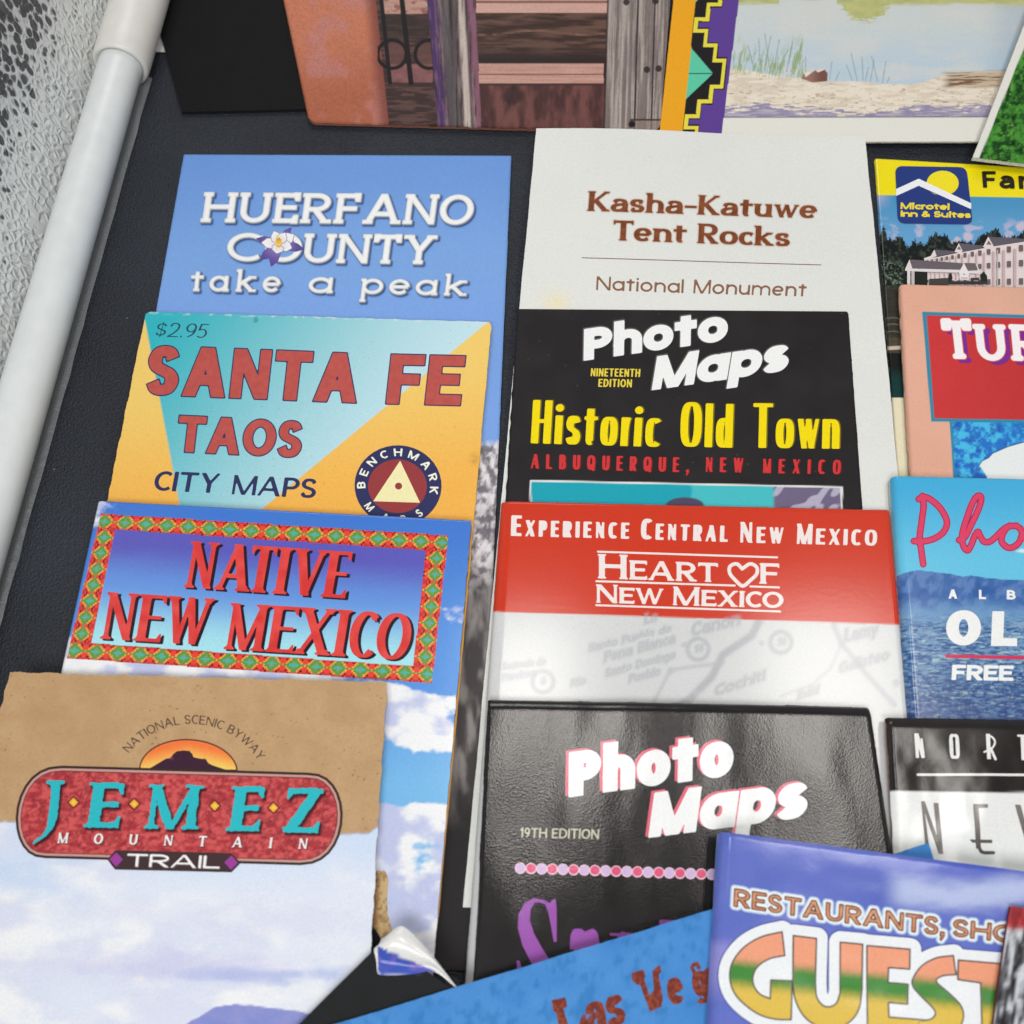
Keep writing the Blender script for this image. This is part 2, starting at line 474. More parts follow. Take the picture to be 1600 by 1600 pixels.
        for flag, p, q in (('s', Q[0], Q[1]), ('e', Q[-1], Q[-2])):
            if flag in f and st['serif']:
                lowend = p[1] < q[1]
                serif(p[0], p[1] - rnd if lowend else p[1] + rnd, sx_ / 2, lowend)
        if 'K' in f and st['beak']:
            p = Q[0]; bl = st['beak']; tk = st['serif'][1]
            out.append(([(p[0] + tk * .6, p[1] - bl * .7), (p[0] + tk * .6, min(xh, p[1] + bl * .8)), (p[0] - tk * .4, min(xh, p[1] + bl * .8)), (p[0] - tk * .8, p[1])], None, None))
            if ch in 'Ss':
                p = Q[-1]
                out.append(([(p[0] - tk * .6, p[1] + bl * .7), (p[0] - tk * .6, max(0, p[1] - bl * .8)), (p[0] + tk * .4, max(0, p[1] - bl * .8)), (p[0] + tk * .8, p[1])], None, None))
    return iw + sx, out

def text_sdf(s, st, target, cell, margin):
    """signed-distance grid of a line of text, target = its width in cap heights"""
    chars = []
    for ch in s:
        sc = 1.0
        if ch == '|':
            continue
        if st['sc'] and ch.islower(): ch = ch.upper(); sc = st['sc']
        if st['one'] and ch in 'at': ch = {'a': 'ä', 't': 'ť'}[ch]
        chars.append((ch, sc))
    def measure(ws, track):
        tot = 0.0; cache = {}
        for k, (ch, sc) in enumerate(chars):
            if ch == ' ': tot += st['space'] * ws + track; continue
            if ch not in cache:
                w, shp = glyph_shapes(ch, st, ws)
                xs = [p[0] for a, b, c in shp for p in a]
                cache[ch] = (min(xs) - st['rnd'], max(xs) + st['rnd'])
            a, b = cache[ch]
            tot += (b - a) * sc + track + st['gap'].get(ch, 0)
        return tot - track - st['gap'].get(chars[-1][0], 0), cache
    track = st['track']
    if st['ws']:
        ws = st['ws']; n = len(chars) - 1
        track = (target - measure(ws, 0.0)[0]) / max(n, 1)
    else:
        lo_, hi_ = .1, 8.0
        for _ in range(22):
            ws = (lo_ + hi_) / 2
            if measure(ws, track)[0] < target: lo_ = ws
            else: hi_ = ws
        if set(c for c, s_ in chars) <= set('Iil'): ws = 1
    box = measure(ws, track)[1]
    x = 0.0
    H0, H1 = -margin - st['desc'] - .05, 1.0 + margin + .05
    if st['asc'] > 1: H1 += st['asc'] - 1
    gx = np.arange(-margin, target + margin + cell + .3, cell)
    gy = np.arange(H0, H1 + cell, cell)
    D = np.full((len(gy), len(gx)), 9.0)
    for ch, sc in chars:
        if ch == ' ': x += st['space'] * ws + track; continue
        w, shp = glyph_shapes(ch, st, ws)
        bx0, bx1 = box[ch]
        x -= bx0 * sc; w = bx1
        i0 = max(0, int((x - .25 - margin - gx[0]) / cell)); i1 = min(len(gx), int((x + w * sc + .25 + margin - gx[0]) / cell) + 2)
        X, Y = np.meshgrid((gx[i0:i1] - x) / sc, gy / sc)
        d = np.full(X.shape, 9.0)
        for a, b, clip in shp:
            q = poly_sd(X, Y, a)
            if b is not None: q = np.maximum(q, -poly_sd(X, Y, b))
            if clip: q = np.maximum(q, np.maximum(clip[0] - Y, Y - clip[1]))
            d = np.minimum(d, q)
        D[:, i0:i1] = np.minimum(D[:, i0:i1], (d - st['rnd']) * sc)
        x += w * sc + track + st['gap'].get(ch, 0)
    if st['rough']:
        X, Y = np.meshgrid(gx, gy)
        D = D + (fbm(X * 13, Y * 13, 3, 5) - .5) * st['rough']
    return gx, gy, D

def fill_field(gx, gy, D, level):
    """filled marching squares: vertices (x, y, d) and faces"""
    ny, nx = D.shape
    ins = D < level
    vid = {}
    V = []; F = []
    idx = -np.ones((ny, nx), np.int64)
    js, is_ = np.nonzero(ins)
    idx[js, is_] = np.arange(len(js))
    V = [np.stack([gx[is_], gy[js], D[js, is_]], -1)]
    nv = len(js)
    c00, c10, c11, c01 = ins[:-1, :-1], ins[:-1, 1:], ins[1:, 1:], ins[1:, :-1]
    tot = c00.astype(int) + c10 + c11 + c01
    fj, fi = np.nonzero(tot == 4)
    quads = np.stack([idx[fj, fi], idx[fj, fi + 1], idx[fj + 1, fi + 1], idx[fj + 1, fi]], -1)
    F = quads.tolist()
    extra = []
    def cross(a, b):
        nonlocal nv
        k = (a, b) if a < b else (b, a)
        if k in vid: return vid[k]
        da, db = D[a], D[b]
        t = (level - da) / (db - da) if db != da else .5
        t = min(max(t, .02), .98)
        extra.append((gx[a[1]] + (gx[b[1]] - gx[a[1]]) * t, gy[a[0]] + (gy[b[0]] - gy[a[0]]) * t, level))
        vid[k] = nv; nv += 1
        return vid[k]
    bj, bi = np.nonzero((tot > 0) & (tot < 4))
    for j, i in zip(bj.tolist(), bi.tolist()):
        cs = [(j, i), (j, i + 1), (j + 1, i + 1), (j + 1, i)]
        f = []
        for k in range(4):
            a, b = cs[k], cs[(k + 1) % 4]
            if ins[a]: f.append(int(idx[a]))
            if ins[a] != ins[b]: f.append(cross(a, b))
        if len(f) >= 3: F.append(f)
    if extra: V.append(np.array(extra))
    return np.concatenate(V) if nv else np.zeros((0, 3)), F
# ------------------------------------------------------------------ a printed sheet or booklet lying on the cloth
def segs(spec, L):
    """parameter values 0..1 from [(end fraction, spacing in metres), ...]"""
    out = [0.0]; a = 0.0
    for e, d in spec:
        n = max(1, int(round((e - a) * L / d)))
        out += list(a + (e - a) * (np.arange(1, n + 1) / n)); a = e
    return np.array(out)
def hom(quad):
    """projective map of a pixel quad (TL, TR, BR, BL) to the unit square"""
    A = []; b = []
    for (x, y), (u, v) in zip(quad, [(0, 0), (1, 0), (1, 1), (0, 1)]):
        A.append([x, y, 1, 0, 0, 0, -u * x, -u * y]); b.append(u)
        A.append([0, 0, 0, x, y, 1, -v * x, -v * y]); b.append(v)
    h = np.linalg.solve(np.array(A), np.array(b))
    def f(X, Y):
        w = h[6] * X + h[7] * Y + 1
        return (h[0] * X + h[1] * Y + h[2]) / w, (h[3] * X + h[4] * Y + h[5]) / w
    return f

class Sheet:
    def __init__(s, name, label, cat, TL, TR, PL=None, PR=None, length=.229, corners=None, zt=.001, zb=.001, thick=.0008,
                 paint=None, mat='satin', us=((1, .0005),), vs=((1, .0005),), fold=(0, 0, 0, 0), bulge=None, rc=0.0, jitter=0.00008,
                 edge=(225, 222, 214), group=None, edge_mat=None, part_name='front_cover', block_name='inner_pages'):
        s.paint = paint; s.fold = fold; s.bul = bulge; s.mat = mat; s.nl = 0
        if corners:
            q = [on_z(p[0], p[1], z) for p, z in zip(corners, (zt, zt, zb, zb))]
            s.TL, s.TR, s.BR, s.BL = q
        else:
            s.TL = on_z(*TL, zt); s.TR = on_z(*TR, zt)
            def down(a, p):
                z = zt
                for _ in range(4):
                    w = on_z(p[0], p[1], z); d = np.linalg.norm(w - a); z = zt + (zb - zt) * min(1, d / length)
                d = w - a; d[2] = 0
                e = a + d / np.linalg.norm(d) * length; e[2] = zb
                return e
            s.BL = down(s.TL, PL); s.BR = down(s.TR, PR)
        n = np.cross(s.TR - s.TL, s.BL - s.TL); s.n = n / np.linalg.norm(n)
        s.W = np.linalg.norm(s.TR - s.TL); s.H = np.linalg.norm(s.BL - s.TL)
        s.thick = thick
        c = (s.TL + s.TR + s.BL + s.BR) / 4; c[2] = max(0.0, min(zt, zb) - thick)
        s.o = c
        s.root = empty(name, tuple(c), label, cat, group)
        u = segs(us, s.W); v = segs(vs, s.H)
        U, Vv = np.meshgrid(u, v)
        rng = np.random.RandomState(abs(hash(len(label) * 131 + int(TL[0] if TL else 3))) % 9999)
        if rc:
            x = U * s.W; y = Vv * s.H
            for cx, cy, fx, fy in ((rc, rc, -1, -1), (s.W - rc, rc, 1, -1), (rc, s.H - rc, -1, 1), (s.W - rc, s.H - rc, 1, 1)):
                m = ((x - cx) * fx > 0) & ((y - cy) * fy > 0)
                dx, dy = x[m] - cx, y[m] - cy
                r = np.hypot(dx, dy); mxx = np.maximum(np.abs(dx), np.abs(dy))
                k = np.where(r > 1e-9, mxx / np.maximum(r, 1e-9), 1)
                x[m] = cx + dx * k; y[m] = cy + dy * k
            U = x / s.W; Vv = y / s.H
        if jitter:
            U = U.copy(); Vv = Vv.copy()
            def jit(n, f): return (vnoise(np.arange(n) * f, np.full(n, 3.3), rng.randint(999)) - .5) * 2 + (rng.rand(n) - .5) * .5
            U[:, 0] += jit(len(v), .13) * jitter / s.W; U[:, -1] += jit(len(v), .13) * jitter / s.W
            Vv[0] += jit(len(u), .13) * jitter / s.H; Vv[-1] += jit(len(u), .13) * jitter / s.H
        P = s.at(U, Vv)
        X, Y = project(P)
        cols = paint(X, Y) if paint is not None else full(X, C(200, 200, 200))
        ny, nx = U.shape
        idx = np.arange(ny * nx).reshape(ny, nx)
        F = np.stack([idx[1:, :-1], idx[1:, 1:], idx[:-1, 1:], idx[:-1, :-1]], -1).reshape(-1, 4)
        s.cover = link_mesh(part_name, P.reshape(-1, 3) - s.o, F, print_mat(mat), s.root, cols.reshape(-1, 3))
        # the folded panels or pages under the cover: a closed block
        ring_i = np.concatenate([idx[0, ::-1], idx[1:, 0], idx[-1, 1:], idx[-2:0:-1, -1]])
        top = P.reshape(-1, 3)[ring_i].copy()
        nb = len(top)
        ctr = top.mean(0)
        tops = top - np.array([0, 0, .00012])
        vec = ctr - tops; vec[:, 2] = 0
        tops = tops + vec / np.linalg.norm(vec, axis=1)[:, None] * .00006
        bot = tops.copy()
        base = s.plane_z(bot)
        bot[:, 2] = np.maximum(np.minimum(base - thick, bot[:, 2] - .0001), .0001)
        lay = 3 if thick > .0015 else 1
        rows = [tops + (bot - tops) * k / lay for k in range(lay + 1)]
        V = np.concatenate(rows); F = []
        for k in range(lay):
            for i in range(nb):
                j = (i + 1) % nb
                F.append([k * nb + i, (k + 1) * nb + i, (k + 1) * nb + j, k * nb + j])
        F.append([lay * nb + i for i in range(nb - 1, -1, -1)])
        ec = np.array(C(*edge))
        cc = np.repeat(ec[None], len(V), 0) * (0.8 + .3 * rng.rand(len(V), 1))
        s.block = link_mesh(block_name, V - s.o, F, print_mat('card'), s.root, np.clip(cc, 0, .9), smooth=False)
    def plane_z(s, P):
        return s.TL[2] - ((P[:, 0] - s.TL[0]) * s.n[0] + (P[:, 1] - s.TL[1]) * s.n[1]) / s.n[2]
    def dz(s, U, V):
        z = np.zeros(np.shape(U))
        for r, d in zip(s.fold, (V * s.H, U * s.W, (1 - U) * s.W, (1 - V) * s.H)):   # top, left, right, bottom
            if r:
                d = np.clip(d, 0, r)
                z = z - (r - np.sqrt(np.maximum(r * r - (r - d) ** 2, 0))) * min(1, s.thick * .95 / r)
        if s.bul: z = z + s.bul(U, V)
        return z
    def at(s, U, V, lift=0.0):
        U = np.asarray(U, float); V = np.asarray(V, float)
        a = s.TL * (1 - U[..., None]) + s.TR * U[..., None]
        b = s.BL * (1 - U[..., None]) + s.BR * U[..., None]
        p = a * (1 - V[..., None]) + b * V[..., None]
        p[..., 2] += s.dz(np.clip(U, 0, 1), np.clip(V, 0, 1)) + lift
        return p
    def place(s, X, Y, lift):
        """pixels of the photograph -> points on this sheet"""
        d = ray(X, Y)
        o = np.array([0, 0, CAM_H])
        t = np.dot(s.TL - o, s.n) / (d @ s.n)
        w = o + d * t[..., None]
        # affine u, v then one correction for the far edge
        e1 = s.TR - s.TL; e2 = s.BL - s.TL; e3 = s.BR - s.TR
        q = w - s.TL
        for k in range(3):
            if k == 0: e = np.broadcast_to(e2, q.shape)
            else: e = e2 * (1 - U[..., None]) + e3 * U[..., None]
            det = e1[0] * e[..., 1] - e1[1] * e[..., 0]
            U = (q[..., 0] * e[..., 1] - q[..., 1] * e[..., 0]) / det
            Vv = (e1[0] * q[..., 1] - e1[1] * q[..., 0]) / det
        w[..., 2] += s.dz(np.clip(U, 0, 1), np.clip(Vv, 0, 1)) + lift
        return w
    def _layer(s, acc, gx, gy, D, level, mp, colfn, lift):
        V, F = fill_field(gx, gy, D, level)
        if not len(V): return
        X, Y = mp(V[:, 0], V[:, 1])
        P = s.place(X, Y, lift)
        c = colfn(V[:, 2], V[:, 0], V[:, 1], X, Y)
        acc.append((P - s.o, F, np.broadcast_to(c, (len(V), 3))))
    def _emit(s, name, acc, mat=None, parent=None):
        if not acc: return None
        V = np.concatenate([a[0] for a in acc]); Cc = np.concatenate([a[2] for a in acc])
        F = []; off = 0
        for a in acc:
            F += [[i + off for i in f] for f in a[1]]; off += len(a[0])
        return link_mesh(name, V, F, print_mat(mat or s.mat), parent or s.root, Cc)
    def _layers(s, name, gx, gy, D, mpf, hpx, layers, mat=None, parent=None, base=0):
        """layers: dicts with out (px), dx, dy (px), col (rgb or function), soft (px)"""
        acc = []
        for k, l in enumerate(layers):
            dx, dy = l.get('dx', 0), l.get('dy', 0); soft = l.get('soft', 0)
            lev = (l.get('out', 0) + soft * .5) / hpx
            def mp(x, y, dx=dx, dy=dy):
                X, Y = mpf(x, y); return X + dx, Y + dy
            def cf(d, x, y, X, Y, l=l, soft=soft):
                c = l['col'](d * hpx, x, y, X, Y) if callable(l['col']) else full(X, l['col'])
                if soft:
                    c = mix(c, s.paint(X, Y), sstep(l.get('out', 0) - soft * .5, l.get('out', 0) + soft * .5, d * hpx) * 1.0)
                return c
            s._layer(acc, gx, gy, D, lev, mp, cf, .00003 + .000006 * (k + base))
        return s._emit(name, acc, mat, parent)
    def text(s, name, txt, st, L, Rr, T, layers, mat=None, parent=None, curve=None, base=0):
        L, Rr, T = (np.array(p, float) for p in (L, Rr, T))
        hpx = np.linalg.norm(T - L); wpx = np.linalg.norm(Rr - L)
        # height measured across the baseline
        bx = (Rr - L) / wpx
        perp = abs(bx[0] * (T - L)[1] - bx[1] * (T - L)[0])
        target = wpx / perp
        if not isinstance(layers, list): layers = [dict(col=layers)]
        out = max(0.0, max(l.get('out', 0) + l.get('soft', 0) * .5 for l in layers))
        cell = 1.0 / max(16, min(80, perp * .62))
        gx, gy, D = text_sdf(txt, st, target, cell, out / perp + 2 * cell)
        def mp(x, y):
            p = L[None] + (Rr - L)[None] * (x / target)[:, None] + (T - L)[None] * y[:, None]
            if curve is not None:
                p = p + (T - L)[None] * curve(x / target)[:, None]
            return p[:, 0], p[:, 1]
        return s._layers(name, gx, gy, D, mp, perp, layers, mat, parent, base)
    def text_arc(s, name, txt, st, c, rx, ry, a0, a1, h, layers, tilt=0.0, mat=None, parent=None, base=0):
        """baseline on an ellipse (pixels, angles counted anticlockwise from the right); a1<a0 reads over the top, a1>a0 under"""
        arc_len = abs(R(a1 - a0)) * (rx + ry) / 2
        target = arc_len / h
        if not isinstance(layers, list): layers = [dict(col=layers)]
        cell = 1.0 / max(14, min(60, h * .8))
        gx, gy, D = text_sdf(txt, st, target, cell, 2 * cell)
        over = a1 < a0
        def mp(x, y):
            a = np.radians(a0 + (a1 - a0) * x / target)
            k = y * h if over else -y * h
            px = (rx + k) * np.cos(a); py = -(ry + k * ry / rx) * np.sin(a)
            ct, st_ = math.cos(tilt), math.sin(tilt)
            return c[0] + px * ct - py * st_, c[1] + px * st_ + py * ct
        return s._layers(name, gx, gy, D, mp, h, layers, mat, parent, base)
    def shape(s, name, items, cell=1.2, mat=None, parent=None, base=0):
        """items: (polygon or sdf function with box, colour or function, grow px)"""
        acc = []
        for k, it in enumerate(items):
            poly, col = it[0], it[1]; grow = it[2] if len(it) > 2 else 0
            soft = it[3] if len(it) > 3 else 0
            if isinstance(poly, tuple) and callable(poly[0]): fn, box = poly
            else:
                Pp = np.asarray(poly, float); box = (Pp[:, 0].min(), Pp[:, 1].min(), Pp[:, 0].max(), Pp[:, 1].max())
                fn = lambda X, Y, Pp=Pp: poly_sd(X, Y, Pp)
            m = max(0, grow + soft * .5) + 2 * cell
            gx = np.arange(box[0] - m, box[2] + m + cell, cell); gy = -np.arange(box[1] - m, box[3] + m + cell, cell)[::-1]
            X, Y = np.meshgrid(gx, -gy)
            D = fn(X, Y)
            def cf(d, x, y, X, Y, col=col, grow=grow, soft=soft):
                c = col(d, X, Y) if callable(col) else full(X, col)
                if soft: c = mix(c, s.paint(X, Y), sstep(grow - soft * .5, grow + soft * .5, d))
                return c
            s._layer(acc, gx, gy, D, grow + soft * .5, lambda x, y: (x, -y), cf, .00003 + .000006 * (k + base))
        return s._emit(name, acc, mat, parent)
def ell(cx, cy, rx, ry, a0=0, a1=360, n=40, tilt=0):
    t = math.radians(tilt)
    out = []
    for k in range(n + (a1 - a0 < 360)):
        a = R(a0 + (a1 - a0) * k / n)
        x, y = rx * math.cos(a), -ry * math.sin(a)
        out.append((cx + x * math.cos(t) - y * math.sin(t), cy + x * math.sin(t) + y * math.cos(t)))
    return out
def stroke_sd(paths, w):
    """signed distance of round-ended pen strokes through pixel points"""
    def f(X, Y):
        d = np.full(X.shape, 1e9)
        for p in paths:
            for a, b in zip(p[:-1], p[1:]):
                d = np.minimum(d, line_d(X, Y, a, b))
        return d - w / 2
    P = np.array([q for p in paths for q in p])
    return (f, (P[:, 0].min() - w, P[:, 1].min() - w, P[:, 0].max() + w, P[:, 1].max() + w))
# ================================================================== the setting
def cloth_material():
    m = bpy.data.materials.new('black_leatherette')
    nt, N, Lk, b = nodes_of(m)
    tc = N.new('ShaderNodeTexCoord')
    v = N.new('ShaderNodeTexVoronoi'); v.inputs['Scale'].default_value = 2300; v.feature = 'SMOOTH_F1'
    n = N.new('ShaderNodeTexNoise'); n.inputs['Scale'].default_value = 1300; n.inputs['Detail'].default_value = 3
    n2 = N.new('ShaderNodeTexNoise'); n2.inputs['Scale'].default_value = 18; n2.inputs['Detail'].default_value = 4
    for q in (v, n, n2): Lk.new(tc.outputs['Object'], q.inputs['Vector'])
    ad = N.new('ShaderNodeMath'); ad.operation = 'ADD'
    Lk.new(v.outputs['Distance'], ad.inputs[0]); Lk.new(n.outputs['Fac'], ad.inputs[1])
    bp = N.new('ShaderNodeBump'); bp.inputs['Strength'].default_value = 0.8; bp.inputs['Distance'].default_value = 0.0004
    Lk.new(ad.outputs[0], bp.inputs['Height']); Lk.new(bp.outputs['Normal'], b.inputs['Normal'])
    cr = N.new('ShaderNodeValToRGB')
    cr.color_ramp.elements[0].position = .3; cr.color_ramp.elements[0].color = (.0145, .0166, .0225, 1)
    cr.color_ramp.elements[1].position = .8; cr.color_ramp.elements[1].color = (.031, .036, .047, 1)
    Lk.new(n2.outputs['Fac'], cr.inputs['Fac'])
    # stray pale dust specks
    vd = N.new('ShaderNodeTexVoronoi'); vd.inputs['Scale'].default_value = 75
    Lk.new(tc.outputs['Object'], vd.inputs['Vector'])
    lt = N.new('ShaderNodeMath'); lt.operation = 'LESS_THAN'; lt.inputs[1].default_value = 0.022
    Lk.new(vd.outputs['Distance'], lt.inputs[0])
    mx = N.new('ShaderNodeMixRGB'); mx.inputs['Color2'].default_value = (.16, .16, .17, 1)
    Lk.new(lt.outputs[0], mx.inputs['Fac']); Lk.new(cr.outputs['Color'], mx.inputs['Color1'])
    Lk.new(mx.outputs['Color'], b.inputs['Base Color'])
    b.inputs['Roughness'].default_value = 0.5
    b.inputs['Specular IOR Level'].default_value = 0.30
    return m
tb = link_mesh('tabletop', [(-.6, -.4, 0), (.9, -.4, 0), (.9, 1.0, 0), (-.6, 1.0, 0)], [[0, 1, 2, 3]], cloth_material())
tag(tb, 'black grained leatherette surface all the leaflets are laid out on', None, kind='structure')

# ---- white pipe along the left edge of the cloth
PR_ = .0066
pa = on_z(188, 104, .0086); pb = on_z(78, 480, .0086)
pdir = (pb - pa); pdir[2] = 0; pdir /= np.linalg.norm(pdir)
pnrm = np.array([-pdir[1], pdir[0], 0])
if pnrm[0] > 0: pnrm = -pnrm             # points left, towards the tent wall
def tube(profile, base, segs_=48, close=True):
    """profile: list of (along, radius) -> vertices around the pipe axis"""
    V = []; F = []
    up = np.array([0, 0, 1.0])
    for a, r in profile:
        c = base + pdir * a
        for k in range(segs_):
            t = 2 * math.pi * k / segs_
            V.append(c + (pnrm * math.cos(t) + up * math.sin(t)) * r)
    for i in range(len(profile) - 1):
        for k in range(segs_):
            k2 = (k + 1) % segs_
            F.append([i * segs_ + k, i * segs_ + k2, (i + 1) * segs_ + k2, (i + 1) * segs_ + k])
    return V, F
pvc = plain_mat('white_pvc', C(224, 227, 226), .33, .5)
def scuffed(m, scale, seed):
    # faint grey rub marks and specks that belong to the plastic
    nt, N, Lk, b = nodes_of(m)
    src = b.inputs['Base Color'].links[0].from_socket
    tc = N.new('ShaderNodeTexCoord')
    mp = N.new('ShaderNodeMapping'); mp.inputs['Location'].default_value = (seed, seed, 0); mp.inputs['Rotation'].default_value = (0, 0, .3); mp.inputs['Scale'].default_value = (1, .25, 1)
    n = N.new('ShaderNodeTexNoise'); n.inputs['Scale'].default_value = scale; n.inputs['Detail'].default_value = 5; n.inputs['Roughness'].default_value = .7
    Lk.new(tc.outputs['Object'], mp.inputs['Vector']); Lk.new(mp.outputs['Vector'], n.inputs['Vector'])
    r = N.new('ShaderNodeMapRange'); r.inputs['From Min'].default_value = .62; r.inputs['From Max'].default_value = .75; r.inputs['To Max'].default_value = .45
    Lk.new(n.outputs['Fac'], r.inputs['Value'])
    mx = N.new('ShaderNodeMixRGB'); mx.inputs['Color2'].default_value = (.34, .34, .33, 1)
    Lk.new(r.outputs['Result'], mx.inputs['Fac']); Lk.new(src, mx.inputs['Color1']); Lk.new(mx.outputs['Color'], b.inputs['Base Color'])
    bp = N.new('ShaderNodeBump'); bp.inputs['Strength'].default_value = .12; bp.inputs['Distance'].default_value = .001
    Lk.new(n.outputs['Fac'], bp.inputs['Height']); Lk.new(bp.outputs['Normal'], b.inputs['Normal'])
scuffed(pvc, 130, 3.0)
rod = empty('frame_pipe', tuple(pa), 'white plastic pipe with a wider sleeve, lying along the left edge of the black cloth', 'pipe')
V, F = tube([(-.06, PR_), (.42, PR_)], pa)
link_mesh('pipe', np.array(V) - pa, F, pvc, rod)
r2 = .0086
V, F = tube([(-.10, r2), (-.004, r2), (-.0012, r2 * .985), (0.0, r2 * .94), (.0001, r2 * .86), (-.0008, PR_ * 1.0)], pa)
link_mesh('sleeve', np.array(V) - pa, F, plain_mat('cream_pvc', C(226, 223, 216), .36, .5), rod)

# ---- clear plastic strip between pipe and cloth
strip = bpy.data.materials.new('clear_plastic')
nt, N, Lk, b = nodes_of(strip)
b.inputs['Base Color'].default_value = (.42, .44, .45, 1); b.inputs['Roughness'].default_value = .3; b.inputs['Alpha'].default_value = .42
tc = N.new('ShaderNodeTexCoord'); nn = N.new('ShaderNodeTexNoise'); nn.inputs['Scale'].default_value = 240; nn.inputs['Detail'].default_value = 4
bp = N.new('ShaderNodeBump'); bp.inputs['Strength'].default_value = .8; bp.inputs['Distance'].default_value = .001
Lk.new(tc.outputs['Object'], nn.inputs['Vector']); Lk.new(nn.outputs['Fac'], bp.inputs['Height']); Lk.new(bp.outputs['Normal'], b.inputs['Normal'])
s0 = pa - pnrm * .0015 - pdir * .004; s0[2] = 0
Vs = []; Fs = []
n = 60
for i in range(n + 1):
    a = s0 + pdir * .33 * i / n
    wv = .0048 - .0004 * i / n + .0005 * vnoise(np.array([i * .7]), np.array([1.5]), 3)[0]
    for k, (f, z) in enumerate(((0, .0006), (.4, .0012), (.8, .0009), (1.0, .0004))):
        p = a - pnrm * wv * f; Vs.append((p[0], p[1], z + .0003 * vnoise(np.array([i * .4]), np.array([k * 2.0]), 5)[0]))
for i in range(n):
    for k in range(3): Fs.append([i * 4 + k, i * 4 + k + 1, i * 4 + k + 5, i * 4 + k + 4])
st_ob = link_mesh('plastic_strip', np.array(Vs) - s0, Fs, strip)
st_ob.location = tuple(s0)
tag(st_ob, 'narrow strip of clear plastic film between the white pipe and the black cloth', 'plastic strip')

# ---- silver tent wall behind the pipe
def foil():
    m = bpy.data.materials.new('embossed_silver_foil')
    nt, N, Lk, b = nodes_of(m)
    tc = N.new('ShaderNodeTexCoord')
    mp = N.new('ShaderNodeMapping'); mp.inputs['Scale'].default_value = (1, 1, .8)
    Lk.new(tc.outputs['Object'], mp.inputs['Vector'])
    wn = N.new('ShaderNodeTexNoise'); wn.inputs['Scale'].default_value = 180; wn.inputs['Detail'].default_value = 2
    Lk.new(mp.outputs['Vector'], wn.inputs['Vector'])
    wa = N.new('ShaderNodeVectorMath'); wa.operation = 'MULTIPLY_ADD'; wa.inputs[1].default_value = (.0028,) * 3
    Lk.new(wn.outputs['Color'], wa.inputs[0]); Lk.new(mp.outputs['Vector'], wa.inputs[2])
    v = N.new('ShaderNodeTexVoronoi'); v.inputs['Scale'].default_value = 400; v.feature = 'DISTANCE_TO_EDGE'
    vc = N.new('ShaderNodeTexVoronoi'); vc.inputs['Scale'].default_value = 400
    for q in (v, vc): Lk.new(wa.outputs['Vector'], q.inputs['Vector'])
    # each cell a pit in the foil; dark reflections are painted into the pits high on the wall
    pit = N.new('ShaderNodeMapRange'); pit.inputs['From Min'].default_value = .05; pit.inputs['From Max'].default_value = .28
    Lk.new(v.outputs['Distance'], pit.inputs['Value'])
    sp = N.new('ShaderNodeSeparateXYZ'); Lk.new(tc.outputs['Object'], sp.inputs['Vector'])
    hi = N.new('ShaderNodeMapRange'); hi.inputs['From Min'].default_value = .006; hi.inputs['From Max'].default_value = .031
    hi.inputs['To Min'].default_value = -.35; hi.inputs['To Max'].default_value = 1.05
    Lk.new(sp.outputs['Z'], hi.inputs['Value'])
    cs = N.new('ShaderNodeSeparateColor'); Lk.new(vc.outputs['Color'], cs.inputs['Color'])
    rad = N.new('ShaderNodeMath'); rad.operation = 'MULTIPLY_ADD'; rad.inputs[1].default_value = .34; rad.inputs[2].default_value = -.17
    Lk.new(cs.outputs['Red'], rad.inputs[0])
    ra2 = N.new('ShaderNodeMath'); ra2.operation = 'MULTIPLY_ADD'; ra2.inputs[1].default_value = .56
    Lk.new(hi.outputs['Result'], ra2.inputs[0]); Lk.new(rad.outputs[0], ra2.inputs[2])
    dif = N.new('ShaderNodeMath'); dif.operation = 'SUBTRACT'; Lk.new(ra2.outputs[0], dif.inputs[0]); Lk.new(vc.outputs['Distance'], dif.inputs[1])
    refl = N.new('ShaderNodeMapRange'); refl.inputs['From Min'].default_value = -.06; refl.inputs['From Max'].default_value = .10
    Lk.new(dif.outputs[0], refl.inputs['Value'])
    ho = N.new('ShaderNodeMath'); ho.operation = 'MULTIPLY'; ho.inputs[1].default_value = .9; Lk.new(refl.outputs['Result'], ho.inputs[0])
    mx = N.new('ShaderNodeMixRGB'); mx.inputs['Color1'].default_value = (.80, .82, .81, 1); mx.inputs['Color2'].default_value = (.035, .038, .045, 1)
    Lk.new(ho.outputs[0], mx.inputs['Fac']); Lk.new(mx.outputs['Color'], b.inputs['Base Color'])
    b.inputs['Metallic'].default_value = .25; b.inputs['Roughness'].default_value = .28
    bp = N.new('ShaderNodeBump'); bp.inputs['Strength'].default_value = .42; bp.inputs['Distance'].default_value = .001; bp.invert = True
    Lk.new(pit.outputs['Result'], bp.inputs['Height']); Lk.new(bp.outputs['Normal'], b.inputs['Normal'])
    return m
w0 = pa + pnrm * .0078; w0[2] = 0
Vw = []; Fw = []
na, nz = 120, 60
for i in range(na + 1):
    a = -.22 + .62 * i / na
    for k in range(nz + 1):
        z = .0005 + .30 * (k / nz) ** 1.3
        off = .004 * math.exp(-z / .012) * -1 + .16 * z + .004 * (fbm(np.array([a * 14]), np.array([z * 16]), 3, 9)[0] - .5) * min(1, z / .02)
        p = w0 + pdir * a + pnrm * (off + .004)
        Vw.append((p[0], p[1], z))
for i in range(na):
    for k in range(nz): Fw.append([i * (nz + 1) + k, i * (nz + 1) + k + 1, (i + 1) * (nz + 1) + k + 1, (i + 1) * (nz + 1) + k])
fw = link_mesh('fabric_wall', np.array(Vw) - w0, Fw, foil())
fw.location = tuple(w0)
